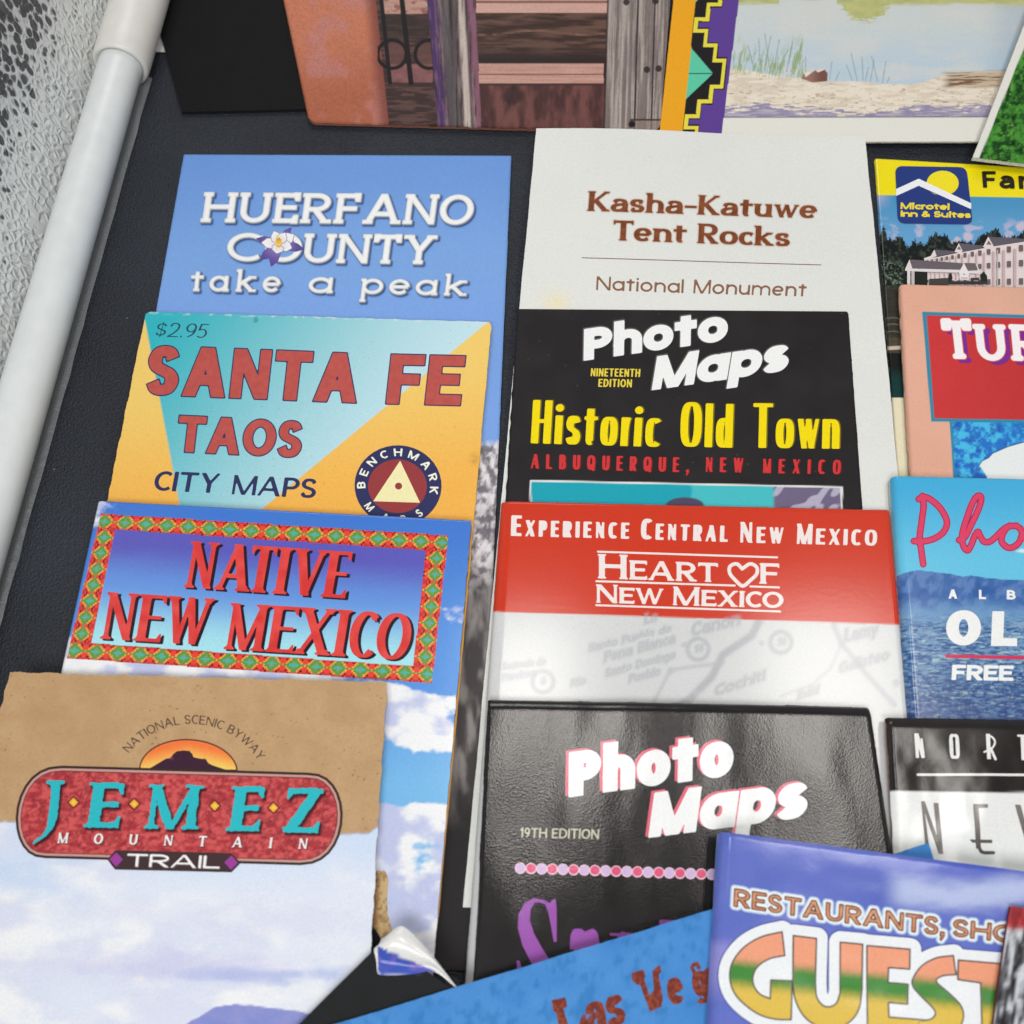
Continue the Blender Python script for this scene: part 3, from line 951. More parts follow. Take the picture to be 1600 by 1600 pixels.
tag(fw, 'silver embossed foil fabric of the light tent rising behind the white pipe', 'tent wall')
# ================================================================== left column of leaflets
WHITE = C(236, 238, 236)
def clouds(X, Y, sky, white, shade, dens, sx=90, sy=55, seed=1, soft=.16):
    n = fbm(X / sx, Y / sy, 5, seed); n2 = fbm(X / sx * 1.3 + 5, Y / sy * 1.3, 4, seed + 20)
    m = sstep(.5 - soft, .5 + soft, n + dens - .5)
    return mix(sky, mix(shade, white, sstep(.35, .62, n2)), m)

# ---------------- blue county leaflet
z = zoom(230, 220, 2.6667)
def paint_county(X, Y):
    c = mix(C(106, 148, 212), C(122, 162, 220), sstep(240, 420, Y))
    c = mix(c, C(122, 160, 226), sstep(420, 520, Y) * .7)
    c = mix(c, c * 1.06, fbm(X / 120, Y / 60, 3, 2))
    # rock wall below, seen as a strip down the right side
    n = fbm(X / 7, Y / 9, 4, 8); n2 = fbm(X / 18, Y / 40, 3, 11)
    rock = mix(C(120, 116, 122), C(226, 220, 224), sstep(.32, .62, n)); rock = mix(rock, C(90, 84, 92), sstep(.55, .8, n2) * .6)
    dark = mix(C(70, 66, 66), C(140, 134, 132), sstep(.40, .70, fbm(X / 16, Y / 60, 4, 31)))
    dark = mix(dark, C(40, 37, 38), sstep(1180, 1330, Y + 40 * n2))
    low = mix(rock, dark, sstep(850, 930, Y + 60 * (n2 - .5)))
    return mix(c, low, sstep(686, 700, Y + 14 * (n - .5)))
b = Sheet('leaflet', 'pale blue leaflet titled HUERFANO COUNTY take a peak, with a columbine flower', 'leaflet',
          (287, 239), (799, 241), (243, 487), (779, 700), length=.231, zt=.0016, zb=.0012, thick=.0011, paint=paint_county, mat='satin',
          us=((1, .0004),), vs=((1, .0004),), fold=(.001, .0004, .0004, 0), rc=.001)
slab = ST_(.215, .165, track=.055, serif=(.085, .145, .0), beak=.10, xh=.66, one=True, rnd=.02, space=.34, gap={'F': .06})
def emboss(d, x, y, X, Y):
    c = mix(C(242, 243, 240), C(206, 208, 208), sstep(-2.6, -.2, d))
    return c
L_SH = dict(dx=2.6, dy=3.0, out=1.2, soft=4.5, col=C(40, 62, 118))
L_ED = dict(dx=.8, dy=1.0, out=.9, col=C(128, 138, 152))
L_TOP = dict(out=0, col=emboss)
b.text('title_lettering', 'HUERFANO', slab, z(220, 340), z(1352, 351), z(237, 213), [L_SH, L_ED, L_TOP])
b.text('title_lettering', 'C', slab, z(326, 500), z(474, 505), z(340, 380), [L_SH, L_ED, L_TOP])
b.text('title_lettering', 'O', slab, z(485, 503), z(640, 507), z(496, 380), [L_SH, L_ED, L_TOP])
b.text('title_lettering', 'UNTY', slab, z(640, 508), z(1196, 516), z(656, 385), [L_SH, L_ED, L_TOP])
low = dict(slab); low.update(sx=.185, sy=.155, track=.26, serif=(.07, .13, 0), space=.7, rnd=.02, xh=.70, desc=.36)
for w_, l_, r_, t_ in (('take', (176, 627), (553, 632), (186, 531)), ('a', (668, 634), (772, 636), (680, 538)), ('peak', (884, 638), (1330, 647), (896, 545))):
    b.text('subtitle_lettering', w_, low, z(*l_), z(*r_), z(*t_), [L_SH, L_ED, L_TOP])
# the columbine over the second O
def petal(c, tip, w, back=.15):
    c = np.array(c, float); t = np.array(tip, float); d = t - c; nrm = np.array([-d[1], d[0]]) / np.linalg.norm(d)
    return [tuple(c), tuple(c + d * .35 + nrm * w), tuple(c + d * .7 + nrm * w * .9), tuple(t), tuple(c + d * .7 - nrm * w * .9), tuple(c + d * .35 - nrm * w)]
def shade(c0, c1, cen, r):
    return lambda d, X, Y: mix(c0, c1, sstep(0, r, np.hypot(X - cen[0], Y - cen[1]) + 3 * (vnoise(X / 2.0, Y / 2.0, 4) - .5)))
fc = z(548, 430)
items = []
for tip, w in (((455, 408), 7), ((655, 452), 7), ((517, 524), 8), ((470, 498), 7), ((600, 362), 6)):
    items.append((petal(fc, z(*tip), w), shade(C(150, 130, 190), C(92, 76, 150), fc, 34), 0.4))
for tip, w in (((478, 425), 7.5), ((528, 378), 7.5), ((612, 392), 8.5), ((602, 448), 8), ((540, 470), 8.5), ((575, 385), 7)):
    items.append((petal(fc, z(*tip), w), C(150, 140, 160), 1.2))
    items.append((petal(fc, z(*tip), w), shade(C(225, 215, 215), C(240, 238, 240), fc, 20), 0.2))
items.append((ell(fc[0], fc[1] - 2, 5, 8), shade(C(240, 190, 60), C(215, 150, 70), fc, 8)))
for k in range(9):
    a = k * .7; items.append((ell(fc[0] + 4.5 * math.cos(a), fc[1] - 4 + 6 * math.sin(a), 1.3, 1.3, n=8), C(250, 225, 130)))
b.shape('flower_picture', items, cell=.8, base=4)

# ---------------- yellow and teal city map
z = zoom(150, 470, 2.5)
def paint_city(X, Y):
    teal = mix(C(45, 178, 190), C(198, 226, 234), sstep(0, 1, np.clip((X - 230) / 470 * .75 + (Y - 490) / 300 * .35, 0, 1)))
    yel = mix(C(240, 202, 108), C(240, 178, 78), sstep(560, 800, Y + (X - 500) * .1))
    m = np.maximum(sstep(.8, -.8, -side(X, Y, z(193, 84), z(327, 800))), sstep(-.8, .8, -side(X, Y, z(1532, 82), z(640, 820))))
    c = mix(teal, yel, m)
    st = np.exp(-((X - 742) / 8) ** 2 - ((Y - 718) / 9) ** 2)
    c = mix(c, C(150, 100, 50), .6 * st * vnoise(X / 2.5, Y / 2.5, 3))
    c = mix(c, C(60, 150, 140), .8 * sstep(6, 4, np.hypot((X - 399.5), (Y - 500) * .9) + 2 * vnoise(X / 2, Y / 2, 1)))
    sp = vnoise(X / 2.2, Y / 2.2, 77)
    c = mix(c, C(150, 100, 40), .5 * sstep(.965, .985, sp))
    ed = sstep(5, 0, Y - (487 + (X - 228) * 16 / 540)) * sstep(.55, .8, vnoise(X / 6, Y / 3, 6))
    return mix(c, C(220, 225, 215), ed * .8)
b = Sheet('folded_map', 'yellow and teal city map titled SANTA FE TAOS, with a round emblem', 'map',
          (228, 487), (768, 503), (168, 780), (741, 808), length=.16, zt=.0036, zb=.0030, thick=.0019, paint=paint_city, mat='matte',
          us=((1, .0003),), vs=((.55, .0003), (1, .002)), edge=(214, 190, 140), rc=.0014, jitter=.00018)
fat = ST_(.275, .225, track=.075, rnd=0, space=.45)
RED, INK = C(180, 76, 70), C(48, 50, 92)
red = lambda d, x, y, X, Y: mix(RED, C(190, 86, 78), vnoise(X / 5, Y / 5, 2))
HEAVY = [dict(out=.9, col=INK), dict(out=-.9, col=red)]
b.text('title_lettering', 'SANTA', fat, z(190, 368), z(1018, 401), z(212, 172), HEAVY)
b.text('title_lettering', 'FE', fat, z(1130, 404), z(1424, 411), z(1152, 207), HEAVY)
fat2 = dict(fat); fat2.update(sx=.265, sy=.22, track=.05)
b.text('title_lettering', 'TAOS', fat2, z(308, 591), z(798, 615), z(325, 446), HEAVY)
hum = ST_(.215, .15, track=.09, serif=None, thin=.14)
b.text('subtitle_lettering', 'CITY', hum, z(222, 741), z(475, 752), z(236, 664), C(42, 48, 92))
b.text('subtitle_lettering', 'MAPS', hum, z(528, 756), z(856, 772), z(540, 680), C(42, 48, 92))
pri = ST_(.13, .07, thin=.06, track=.14, n=2.0)
b.text('price_lettering', '$2.95', pri, z(228, 139), z(428, 146), z(244, 84), C(36, 72, 92))
# round emblem
cx, cy = z(1180, 722)
em = b.shape('emblem', [(ell(cx, cy, 68, 63, tilt=2), C(43, 47, 92)), (ell(cx - 1, cy + 1, 46, 42, tilt=2), C(150, 56, 58)),
                   (zpts(z, 1188, 625, 1266, 789, 1083, 783), lambda d, X, Y: full(X, C(250, 232, 176))), (ell(cx + .8, cy + .8, 5.6, 5.4), C(150, 56, 58))], cell=1.0)
arcst = ST_(.19, .18, ws=1.05)
b.text_arc('emblem_lettering', 'BENCHMARK', arcst, (cx - .5, cy + .5), 50.5, 46.5, 186, -12, 13.2, [dict(col=C(244, 238, 220))], tilt=.03, parent=em, base=5)
b.text_arc('emblem_lettering', 'MAPS', arcst, (cx - .5, cy + .5), 63, 58.6, 214, 312, 13.2, [dict(col=C(244, 238, 220))], tilt=.03, parent=em, base=5)

# ---------------- blue booklet with the patterned frame
z = zoom(80, 760, 2.3529)
OUT = zpts(z, 183, 100, 1460, 180, 1400, 723, 57, 632); INN = zpts(z, 235, 158, 1378, 235, 1331, 661, 147, 576)
h_out = hom(OUT); h_inn = hom(INN)
def paint_native(X, Y):
    sky = mix(C(70, 122, 208), C(86, 148, 222), sstep(780, 1060, Y)); sky = mix(sky, C(120, 184, 232), sstep(1060, 1240, Y))
    left = sstep(255, 130, X + (Y - 780) * .22) * sstep(900, 760, Y) * .45 + sstep(170, 90, X + (Y - 780) * .2) * .35
    right = .26 * sstep(1000, 1030, Y) * sstep(655, 690, X + (Y - 1000) * .1) * sstep(1068, 1040, Y)
    band = .55 * sstep(1062, 1085, Y - (X - 640) * .15) * sstep(1192, 1165, Y + 10 * fbm(X / 20, Y / 20, 3, 4)) + .62 * sstep(1240, 1268, Y + 26 * (fbm(X / 30, Y / 12, 4, 14) - .5) + (X - 640) * -.05)
    dens = .16 + left + right + band
    dens = dens + .22 * sstep(1000, 1040, Y) * sstep(700, 300, X) * sstep(1064, 1040, Y)
    dens = dens + .16 * (fbm(X / 9, Y / 7, 4, 71) - .5)
    c = clouds(X, Y, sky, C(240, 240, 242), C(192, 198, 230), dens, 60, 40, 3, .09)
    u, v = h_out(X, Y); ui, vi = h_inn(X, Y)
    fr = (u > 0) & (u < 1) & (v > 0) & (v < 1)
    inn = (ui > 0) & (ui < 1) & (vi > 0) & (vi < 1)
    pan = mix(C(96, 94, 186), C(104, 150, 222), sstep(.1, .5, vi + .04 * (fbm(X / 80, Y / 12, 3, 6) - .5))); pan = mix(pan, C(168, 226, 236), sstep(.45, .98, vi))
    # woven diamonds: along the top and bottom 17, down the sides 10
    bw, bh = 28.0 / 545, 25.0 / 228
    nu, nv = 16.5, 9.0
    along = (v < bh) | (v > 1 - bh)
    pu = np.where(along, (u * nu + .25) % 1 - .5, np.where(u < .5, u / bw, (1 - u) / bw) - .5)
    pv = np.where(along, np.where(v < .5, v / bh, (1 - v) / bh) - .5, (v * nv) % 1 - .5)
    q = 9.0
    pu = (np.round(pu * q * 1.3) / (q * 1.3)); pv = (np.round(pv * q) / q)
    r = np.abs(pu) * .95 + np.abs(pv) * .95
    wv = full(X, C(232, 74, 60))
    wv = mix(wv, C(40, 30, 44), ((r > .62) & (r < .69)) * .92)
    wv = mix(wv, C(190, 50, 50), ((r > .82)) * .85)
    wv = mix(wv, C(240, 190, 70), (r < .50) * .8)
    wv = mix(wv, C(96, 150, 74), (r < .43))
    wv = mix(wv, C(150, 150, 70), (r < .24) * .6)
    wv = mix(wv, C(76, 180, 170), (r < .18))
    c = np.where(fr[..., None], wv, c)
    c = np.where(inn[..., None], pan, c)
    return c
b = Sheet('booklet', 'thick blue sky booklet with slanted red NEW MEXICO title inside a woven diamond border', 'booklet',
          (152, 781), (737, 812), (93, 1050), (683, 1440), length=.117, zt=.0068, zb=.0048, thick=.0030, paint=paint_native, mat='gloss',
          us=((1, .0002),), vs=((.46, .0002), (1, .00035)), fold=(.0008, .0012, .0, 0), edge=(176, 132, 92), rc=.0008, jitter=.00012)
rom = ST_(.185, .075, thin=.095, track=.015, serif=(.07, .035, .08), beak=.11, rnd=0, gap={'A': -.10, 'V': -.05})
NM = [dict(dx=4.5, dy=2.6, out=.3, col=C(44, 32, 44)), dict(col=lambda d, x, y, X, Y: mix(C(214, 58, 56), C(232, 84, 78), vnoise(X / 14, Y / 14, 3)))]
b.text('title_lettering', 'NATIVE', rom, z(485, 371), z(1080, 412), z(514, 201), NM)
b.text('title_lettering', 'NEW', rom, z(178, 560), z(575, 585), z(207, 388), NM)
b.text('title_lettering', 'MEXICO', rom, z(632, 598), z(1308, 640), z(660, 428), NM)
zq = zoom(440, 1020, 2.7588)
b.shape('worn_patch', [(zpts(zq, 392, 962, 412, 938, 446, 940, 461, 975, 455, 1060, 459, 1130, 478, 1200, 432, 1232, 400, 1190, 380, 1170),
        lambda d, X, Y: mix(mix(C(140, 100, 58), C(196, 168, 122), sstep(585, 602, X + 6 * vnoise(X / 4, Y / 4, 2))), C(110, 76, 44), .5 * sstep(.5, .8, vnoise(X / 4, Y / 5, 3)))),
        (zpts(zq, 385, 1178, 404, 1192, 430, 1232, 415, 1268, 360, 1320, 366, 1240), C(22, 20, 22))], cell=.9, mat='card')

# ---------------- kraft and sky leaflet with the red oval emblem
z = zoom(0, 1030, 2.5806)
def torn(X):
    return 1283 + 10 * sstep(20, 60, X) + 8 * sstep(400, 540, X) - 10 * sstep(575, 590, X) + 3 * (fbm(X / 9, X * 0, 3, 2) - .5)
def paint_jemez(X, Y):
    k = mix(C(180, 144, 104), C(197, 162, 121), fbm(X / 26, Y / 26, 4, 4))
    k = mix(k, C(176, 136, 92), .4 * sstep(.5, .85, fbm(X / 3, Y / 3, 3, 9)))
    k = mix(k, C(110, 76, 46), .8 * sstep(.93, .96, vnoise(X / 2.6, Y / 2.6, 40)) * sstep(.4, .6, vnoise(X / 60, Y / 40, 41)))
    sky = mix(C(202, 217, 238), C(220, 225, 237), sstep(1290, 1420, Y))
    d = .42 + .16 * sstep(1330, 1480, Y)
    d = d + .10 * (fbm(X / 30, Y / 9, 4, 81) - .5)
    c = clouds(X, Y, sky, C(236, 236, 237), C(214, 218, 234), d, 120, 62, 6, .22)
    # lavender undersides of the cloud banks
    for (x0, y0, rx, ry, s, cc) in ((420, 1522, 150, 16, .8, C(166, 180, 224)), (300, 1510, 200, 30, .45, C(190, 188, 224)), (430, 1440, 170, 34, .35, C(206, 206, 228)),
                                (160, 1420, 130, 26, .3, C(206, 208, 230)), (60, 1370, 110, 40, .6, C(192, 208, 234)), (90, 1500, 110, 26, .3, C(206, 206, 228))):
        w = fbm(X / 44, Y / 22, 5, int(x0)) - .5
        c = mix(c, cc, s * sstep(1.15, .2, np.hypot((X - x0) / rx, (Y - y0) / ry) + w * 1.3))
    ridge = np.interp(X, [0, 285, 335, 365, 390, 420, 470, 520, 600], [1650, 1603, 1574, 1569, 1570, 1575, 1581, 1590, 1604]) + 3 * (fbm(X / 12, X * 0, 3, 5) - .5)
    mt = mix(C(120, 136, 202), C(150, 150, 205), fbm(X / 22, Y / 12, 4, 3))
    c = mix(c, mt, sstep(-.8, 1.2, Y - ridge))
    ty = torn(X)
    edge = sstep(2.6, .6, np.abs(Y - ty - 1))
    c = mix(k, c, sstep(-1, 1, Y - ty))
    return mix(c, C(150, 118, 84), edge * .5)
b = Sheet('leaflet', 'kraft brown and cloudy sky leaflet with the red oval JEMEZ MOUNTAIN TRAIL emblem', 'leaflet',
          (15, 1050), (605, 1066), (2, 1105), (578, 1500), length=.135, zt=.0086, zb=.0066, thick=.0009, paint=paint_jemez, mat='satin',
          us=((1, .0003),), vs=((.8, .0003), (1, .002)), edge=(226, 216, 200), jitter=.00025,
          bulge=lambda U, V: .0008 * np.sin(np.pi * np.clip(U, 0, 1)) * np.sin(np.pi * np.clip(V * 1.2, 0, 1)))
def capsule(x0, y0, x1, y1, x2, y2, x3, y3, ex0, ex1):
    """plate outline: straight top and bottom, rounded ends that flatten into short diagonals"""
    out = [(x0, y0), (x1, y1)]
    for t in np.linspace(0, 1, 14)[1:-1]:
        a = math.pi * (.5 - t); out.append(((x1 * (1 - t) + x2 * t) + ex1 * math.cos(a) ** .85, (y1 * (1 - t) + y2 * t) if 0 else (y1 + y2) / 2 - (y2 - y1) / 2 * math.sin(a)))
    out += [(x2, y2), (x3, y3)]
    for t in np.linspace(0, 1, 14)[1:-1]:
        a = math.pi * (.5 - t); out.append(((x3 * (1 - t) + x0 * t) - ex0 * math.cos(a) ** .85, (y0 + y3) / 2 + (y3 - y0) / 2 * math.sin(a)))
    return [z(*p) for p in out]
plate = capsule(250, 430, 1243, 458, 1212, 831, 187, 803, 152, 155)
def rock_red(d, X, Y):
    n = fbm(X / 7, Y / 5, 5, 12); r = np.abs(fbm(X / 17 + Y / 40, Y / 20, 4, 22) - .5) * 2
    c = mix(C(166, 54, 60), C(208, 88, 88), sstep(.3, .68, n))
    return mix(c, C(128, 40, 48), .6 * sstep(.12, .02, r))
sun_c = z(762, 452)
sun = [(sun_c[0] + 76 * math.cos(R(a)), sun_c[1] - 49 * math.sin(R(a)) + .028 * 76 * math.cos(R(a))) for a in range(180, -1, -8)]
mesa = zpts(z, 575, 452, 612, 438, 650, 415, 672, 402, 688, 400, 700, 384, 716, 372, 742, 369, 766, 371, 778, 384, 782, 396, 808, 402, 832, 403, 842, 420, 862, 430, 905, 444, 945, 455)
em = b.shape('emblem', [
    (sun, C(92, 44, 40), 1.2), (sun, lambda d, X, Y: mix(C(238, 120, 62), C(253, 212, 104), sstep(1157, 1196, Y - .25 * np.abs(X - sun_c[0]))), -1.0),
    (mesa, lambda d, X, Y: mix(C(62, 34, 52), C(170, 74, 138), sstep(.52, .66, fbm(X / 9, Y / 12, 4, 3)) * sstep(1190, 1178, Y) )),
    (plate, C(60, 42, 42), 0), (plate, C(196, 150, 140), -4.0), (plate, C(104, 50, 50), -7.6), (plate, rock_red, -9.0),
    (zpts(z, 437, 808, 470, 771, 937, 783, 974, 822, 937, 860, 468, 849), C(66, 48, 50)),
    (zpts(z, 474, 780, 500, 808, 474, 838, 446, 808), C(156, 62, 150)), (zpts(z, 937, 792, 962, 822, 935, 850, 908, 820), C(156, 62, 150))], cell=1.0)
def rough_letters(poly, seed, amp=1.3):
    P = np.array(poly, float)
    return (lambda X, Y: poly_sd(X, Y, P) + (fbm(X / 4.2, Y / 4.2, 3, seed) - .5) * 2 * amp, (P[:, 0].min() - 2, P[:, 1].min() - 2, P[:, 0].max() + 2, P[:, 1].max() + 2))
TURQ = C(46, 182, 192); SHD = C(70, 26, 32)
def red_bg(d, X, Y): return rock_red(d, X, Y)
jst = ST_(.25, .12, thin=.13, track=.0, serif=(.10, .055, .05), beak=.14, rough=.06)
def soft_red(l):
    return lambda d, x, y, X, Y: mix(l, rock_red(d, X, Y), sstep(-1.5, 3.5, d))
JL = [dict(dx=3.2, dy=4.0, out=2.0, col=soft_red(SHD)), dict(col=TURQ)]
for ch, l_, r_, t_ in (('E', (338, 679), (482, 681), (364, 498)), ('M', (582, 684), (806, 688), (604, 506)), ('E', (910, 694), (1046, 694), (936, 514)), ('Z', (1140, 699), (1284, 701), (1164, 520))):
    b.text('title_lettering', ch, jst, z(*l_), z(*r_), z(*t_), JL, parent=em, base=12)
Jp = zpts(z, 188, 490, 264, 490, 262, 503, 246, 508, 240, 570, 234, 640, 218, 682, 188, 716, 136, 746, 142, 732, 172, 712, 190, 684, 198, 640, 206, 560, 208, 508, 190, 502)
b.shape('title_lettering', [([(x + 3, y + 4) for x, y in Jp], lambda d, X, Y: mix(SHD, rock_red(d, X, Y), sstep(-1, 3, d)), 2.5), (rough_letters(Jp, 3), TURQ)], cell=1.0, parent=em, base=12)
dm = []
for cx_, cy_ in ((300, 578), (545, 585), (869, 593), (1105, 600)):
    dm.append((zpts(z, cx_, cy_ - 22, cx_ + 22, cy_, cx_, cy_ + 22, cx_ - 22, cy_), SHD, 1.2))
    dm.append((zpts(z, cx_, cy_ - 20, cx_ + 20, cy_, cx_, cy_ + 20, cx_ - 20, cy_), lambda d, X, Y: mix(C(248, 200, 70), C(232, 150, 60), sstep(-4, 0, d))))
b.shape('diamonds', dm, cell=.9, parent=em, base=12)
mst = ST_(.21, .13, thin=.13, ws=.95, serif=(.09, .05, .05), beak=.1)
b.text('subtitle_lettering', 'MOUNTAIN', mst, z(233, 742), z(1240, 766), z(239, 700), [dict(dx=.8, dy=1.2, out=.4, col=C(80, 30, 34)), dict(col=C(238, 230, 228))], parent=em, base=12)
tst = ST_(.21, .15, track=.16, thin=.13)
b.text('subtitle_lettering', 'TRAIL', tst, z(514, 836), z(888, 845), z(519, 785), [dict(dx=.8, dy=1.0, out=.4, col=C(120, 110, 112)), dict(col=C(240, 236, 234))], parent=em, base=14)
bst = ST_(.14, .11, thin=.10, track=.10, space=.3)
b.text_arc('arched_lettering', 'NATIONAL SCENIC BYWAY', bst, z(772, 566), 122, 118, 143.5, 32, 14.5, [dict(col=C(92, 72, 60))], tilt=.02)
# ================================================================== middle column
# ---------------- white national monument leaflet
z = zoom(800, 180, 2.6667)
def paint_monument(X, Y):
    c = full(X, C(226, 226, 220))
    c = mix(c, C(238, 222, 170), .75 * np.exp(-((X - 868) / 20) ** 2 - ((Y - 472) / 16) ** 2) * (.6 + .6 * vnoise(X / 8, Y / 8, 4)))
    return mix(c, C(212, 214, 210), .6 * fbm(X / 160, Y / 120, 3, 5))
b = Sheet('leaflet', 'white leaflet titled Kasha-Katuwe Tent Rocks National Monument in brown letters', 'leaflet',
          (838, 203), (1352, 210), (812, 478), (1408, 790), length=.226, zt=.0052, zb=.0012, thick=.0009, paint=paint_monument, mat='satin',
          us=((1, .0010),), vs=((1, .0010),), edge=(226, 226, 222),
          bulge=lambda U, V: .0011 * np.sin(U * 5.2 + .6) * np.exp(-V * 9) , jitter=.0001)
ser = ST_(.275, .12, thin=.12, track=.045, serif=(.075, .05, .05), beak=.07, xh=.66, rnd=.012, space=.35, n=2.1)
BR = lambda d, x, y, X, Y: mix(C(112, 60, 32), C(140, 78, 48), vnoise(X / 6, Y / 6, 8))
b.text('title_lettering', 'Kasha-Katuwe', ser, z(312, 402), z(1270, 427), z(318, 321), [dict(out=1.1, soft=2.2, col=C(190, 160, 140)), dict(col=BR)])
b.text('title_lettering', 'Tent Rocks', ser, z(420, 523), z(1157, 545), z(424, 441), [dict(out=1.1, soft=2.2, col=C(190, 160, 140)), dict(col=BR)])
l0, l1 = z(290, 594), z(1290, 621)
b.shape('rule', [([l0, l1, (l1[0], l1[1] + 1.3), (l0[0], l0[1] + 1.3)], C(120, 88, 72))], cell=.7)
gar = ST_(.16, .145, track=.12, xh=.72, one=True, space=.45)
b.text('subtitle_lettering', 'National', gar, z(350, 730), z(714, 742), z(353, 672), C(140, 98, 74))
b.text('subtitle_lettering', 'Monument', gar, z(755, 743), z(1225, 755), z(760, 684), C(140, 98, 74))

# ---------------- black photo map, matte
z = zoom(770, 460, 2.5397)
def black_paint(base, sc=1.0):
    def f(X, Y):
        c = full(X, base)
        c = mix(c, np.array(base) * 1.7 + .004, .7 * fbm(X / 40, Y / 40, 4, 21))
        return mix(c, C(96, 90, 90), .55 * sstep(.975, .992, vnoise(X / 2.4, Y / 2.4, 31)))
    return f
bp1 = black_paint(C(33, 30, 31))
def paint_oldtown(X, Y):
    c = bp1(X, Y)
    fr = pm(X, Y, zpts(z, 147, 736, 1388, 762, 1390, 1100, 147, 1100), 1.2); ins = pm(X, Y, zpts(z, 153, 743, 1380, 768, 1382, 1100, 153, 1100), 1.2)
    wx = (X - 770) * 2.5397; wy = (Y - 460) * 2.5397
    teal = mix(C(28, 160, 178), C(70, 186, 192), sstep(785, 800, wx + 6 * vnoise(wy / 10, wy * 0, 1)))
    zz = mix(C(176, 170, 190), C(110, 100, 128), sstep(.45, .6, vnoise(wx / 26 + wy / 40, wy / 34, 9)))
    p = mix(teal, zz, sstep(1108, 1122, wx))
    p = mix(p, C(78, 72, 96), pm(X, Y, ell(*z(762, 838), 30, 13), 2))
    return mix(mix(c, C(225, 225, 222), fr), p, ins)
b = Sheet('folded_map', 'matte black folded map with Historic Old Town in tall yellow letters', 'map',
          (808, 480), (1326, 484), (790, 780), (1348, 785), length=.16, zt=.0046, zb=.0028, thick=.0013, paint=paint_oldtown, mat='satin',
          us=((1, .0004),), vs=((.56, .0003), (1, .002)), fold=(.0012, .0006, .0006, 0), edge=(190, 186, 182), rc=.0006, jitter=.00018)
pho = ST_(.335, .27, track=.035, xh=.80, desc=.28, one=True, rnd=0, asc=1.10, n=2.05)
WHT = C(238, 238, 236)
b.text('title_lettering', 'Photo', pho, z(360, 264), z(932, 183), z(362, 138), [dict(dx=-.6, dy=-.6, out=1.0, soft=2, col=C(110, 108, 108)), dict(col=WHT)])
pho2 = dict(pho)
b.text('title_lettering', 'Maps', pho2, z(630, 381), z(1168, 303), z(652, 246), [dict(dx=-.6, dy=-.6, out=1.0, soft=2, col=C(110, 108, 108)), dict(col=WHT)])
YEL, RED2 = C(247, 216, 10), C(206, 54, 56)
cnd = ST_(.20, .15, track=.11)
b.text('edition_lettering', 'NINETEENTH', cnd, z(388, 325), z(584, 328), z(390, 293), C(230, 205, 70))
b.text('edition_lettering', 'EDITION', cnd, z(418, 367), z(551, 369), z(420, 335), C(230, 205, 70))
hist = ST_(.172, .085, thin=.085, track=.075, xh=.66, n=2.8, serif=None, rnd=0, asc=.98)
YS = [dict(dx=1.6, dy=-.4, out=.5, col=C(120, 104, 20)), dict(col=YEL)]
b.text('title_lettering', 'Historic', hist, z(150, 591), z(662, 606), z(160, 419), YS)
b.text('title_lettering', 'Old', hist, z(742, 604), z(950, 609), z(748, 427), YS)
b.text('title_lettering', 'Town', hist, z(1030, 609), z(1375, 613), z(1034, 432), YS)
alb = ST_(.21, .13, thin=.11, n=2.8, ws=.5)
RS = [dict(dx=1.2, dy=.3, out=.3, col=C(110, 24, 28)), dict(col=RED2)]
b.text('subtitle_lettering', 'ALBUQUERQUE,', alb, z(150, 691), z(778, 706), z(152, 633), RS)
b.text('subtitle_lettering', 'NEW', alb, z(843, 704), z(992, 707), z(845, 646), RS)
b.text('subtitle_lettering', 'MEXICO', alb, z(1070, 709), z(1380, 714), z(1072, 652), RS)

# ---------------- red and white folded map
z = zoom(750, 760, 2.3188)
HR = C(208, 60, 36)
def paint_heart(X, Y):
    red_ = mix(HR, C(206, 60, 40), fbm(X / 70, Y / 50, 3, 1))
    w = full(X, C(211, 212, 211))
    wx = (X - 750) * 2.3188; wy = (Y - 760) * 2.3188
    def road(pts, wd, cc, s):
        nonlocal w
        d = np.full(X.shape, 1e9)
        for p, q in zip(pts[:-1], pts[1:]): d = np.minimum(d, line_d(wx, wy, p, q))
        w = mix(w, cc, s * sstep(wd + 9, wd - 9, d))
    sel = wy > 440
    road([(1010, 490), (985, 540), (880, 610), (840, 690), (770, 760), (720, 800)], 14, C(176, 176, 181), .85)
    road([(880, 640), (790, 650), (690, 665), (620, 800)], 6, C(186, 185, 189), .8)
    road([(1280, 500), (1310, 570), (1400, 680), (1500, 790)], 9, C(186, 185, 189), .8)
    road([(1310, 570), (1270, 660), (1200, 720), (1090, 760)], 4, C(188, 187, 191), .7)
    road([(1100, 500), (1085, 640)], 4, C(212, 211, 212), .6)
    for cx_, cy_, r_ in ((790, 590, 38), (1090, 565, 38), (228, 708, 38)):
        w = mix(w, C(184, 184, 188), .85 * sstep(14, 2, np.abs(np.hypot(wx - cx_, wy - cy_) - r_)))
    w = mix(w, C(212, 212, 214), .5 * sstep(.62, .75, fbm(X / 60, Y / 34, 4, 17)))
    w = mix(w, C(190, 190, 194), .8 * sstep(18, 8, np.hypot(wx - 690, wy - 668)))
    w = mix(w, C(190, 190, 194), .8 * sstep(14, 6, np.hypot(wx - 1020, wy - 568)))
    w = mix(w, C(190, 190, 194), .8 * sstep(20, 8, np.hypot(wx - 1508, wy - 712)))
    w = mix(w, C(190, 190, 194), .8 * sstep(16, 6, np.hypot(wx - 740, wy - 574)))
    return mix(red_, w, sstep(-1, 1, side(X, Y, z(55, 454), z(1527, 501))))
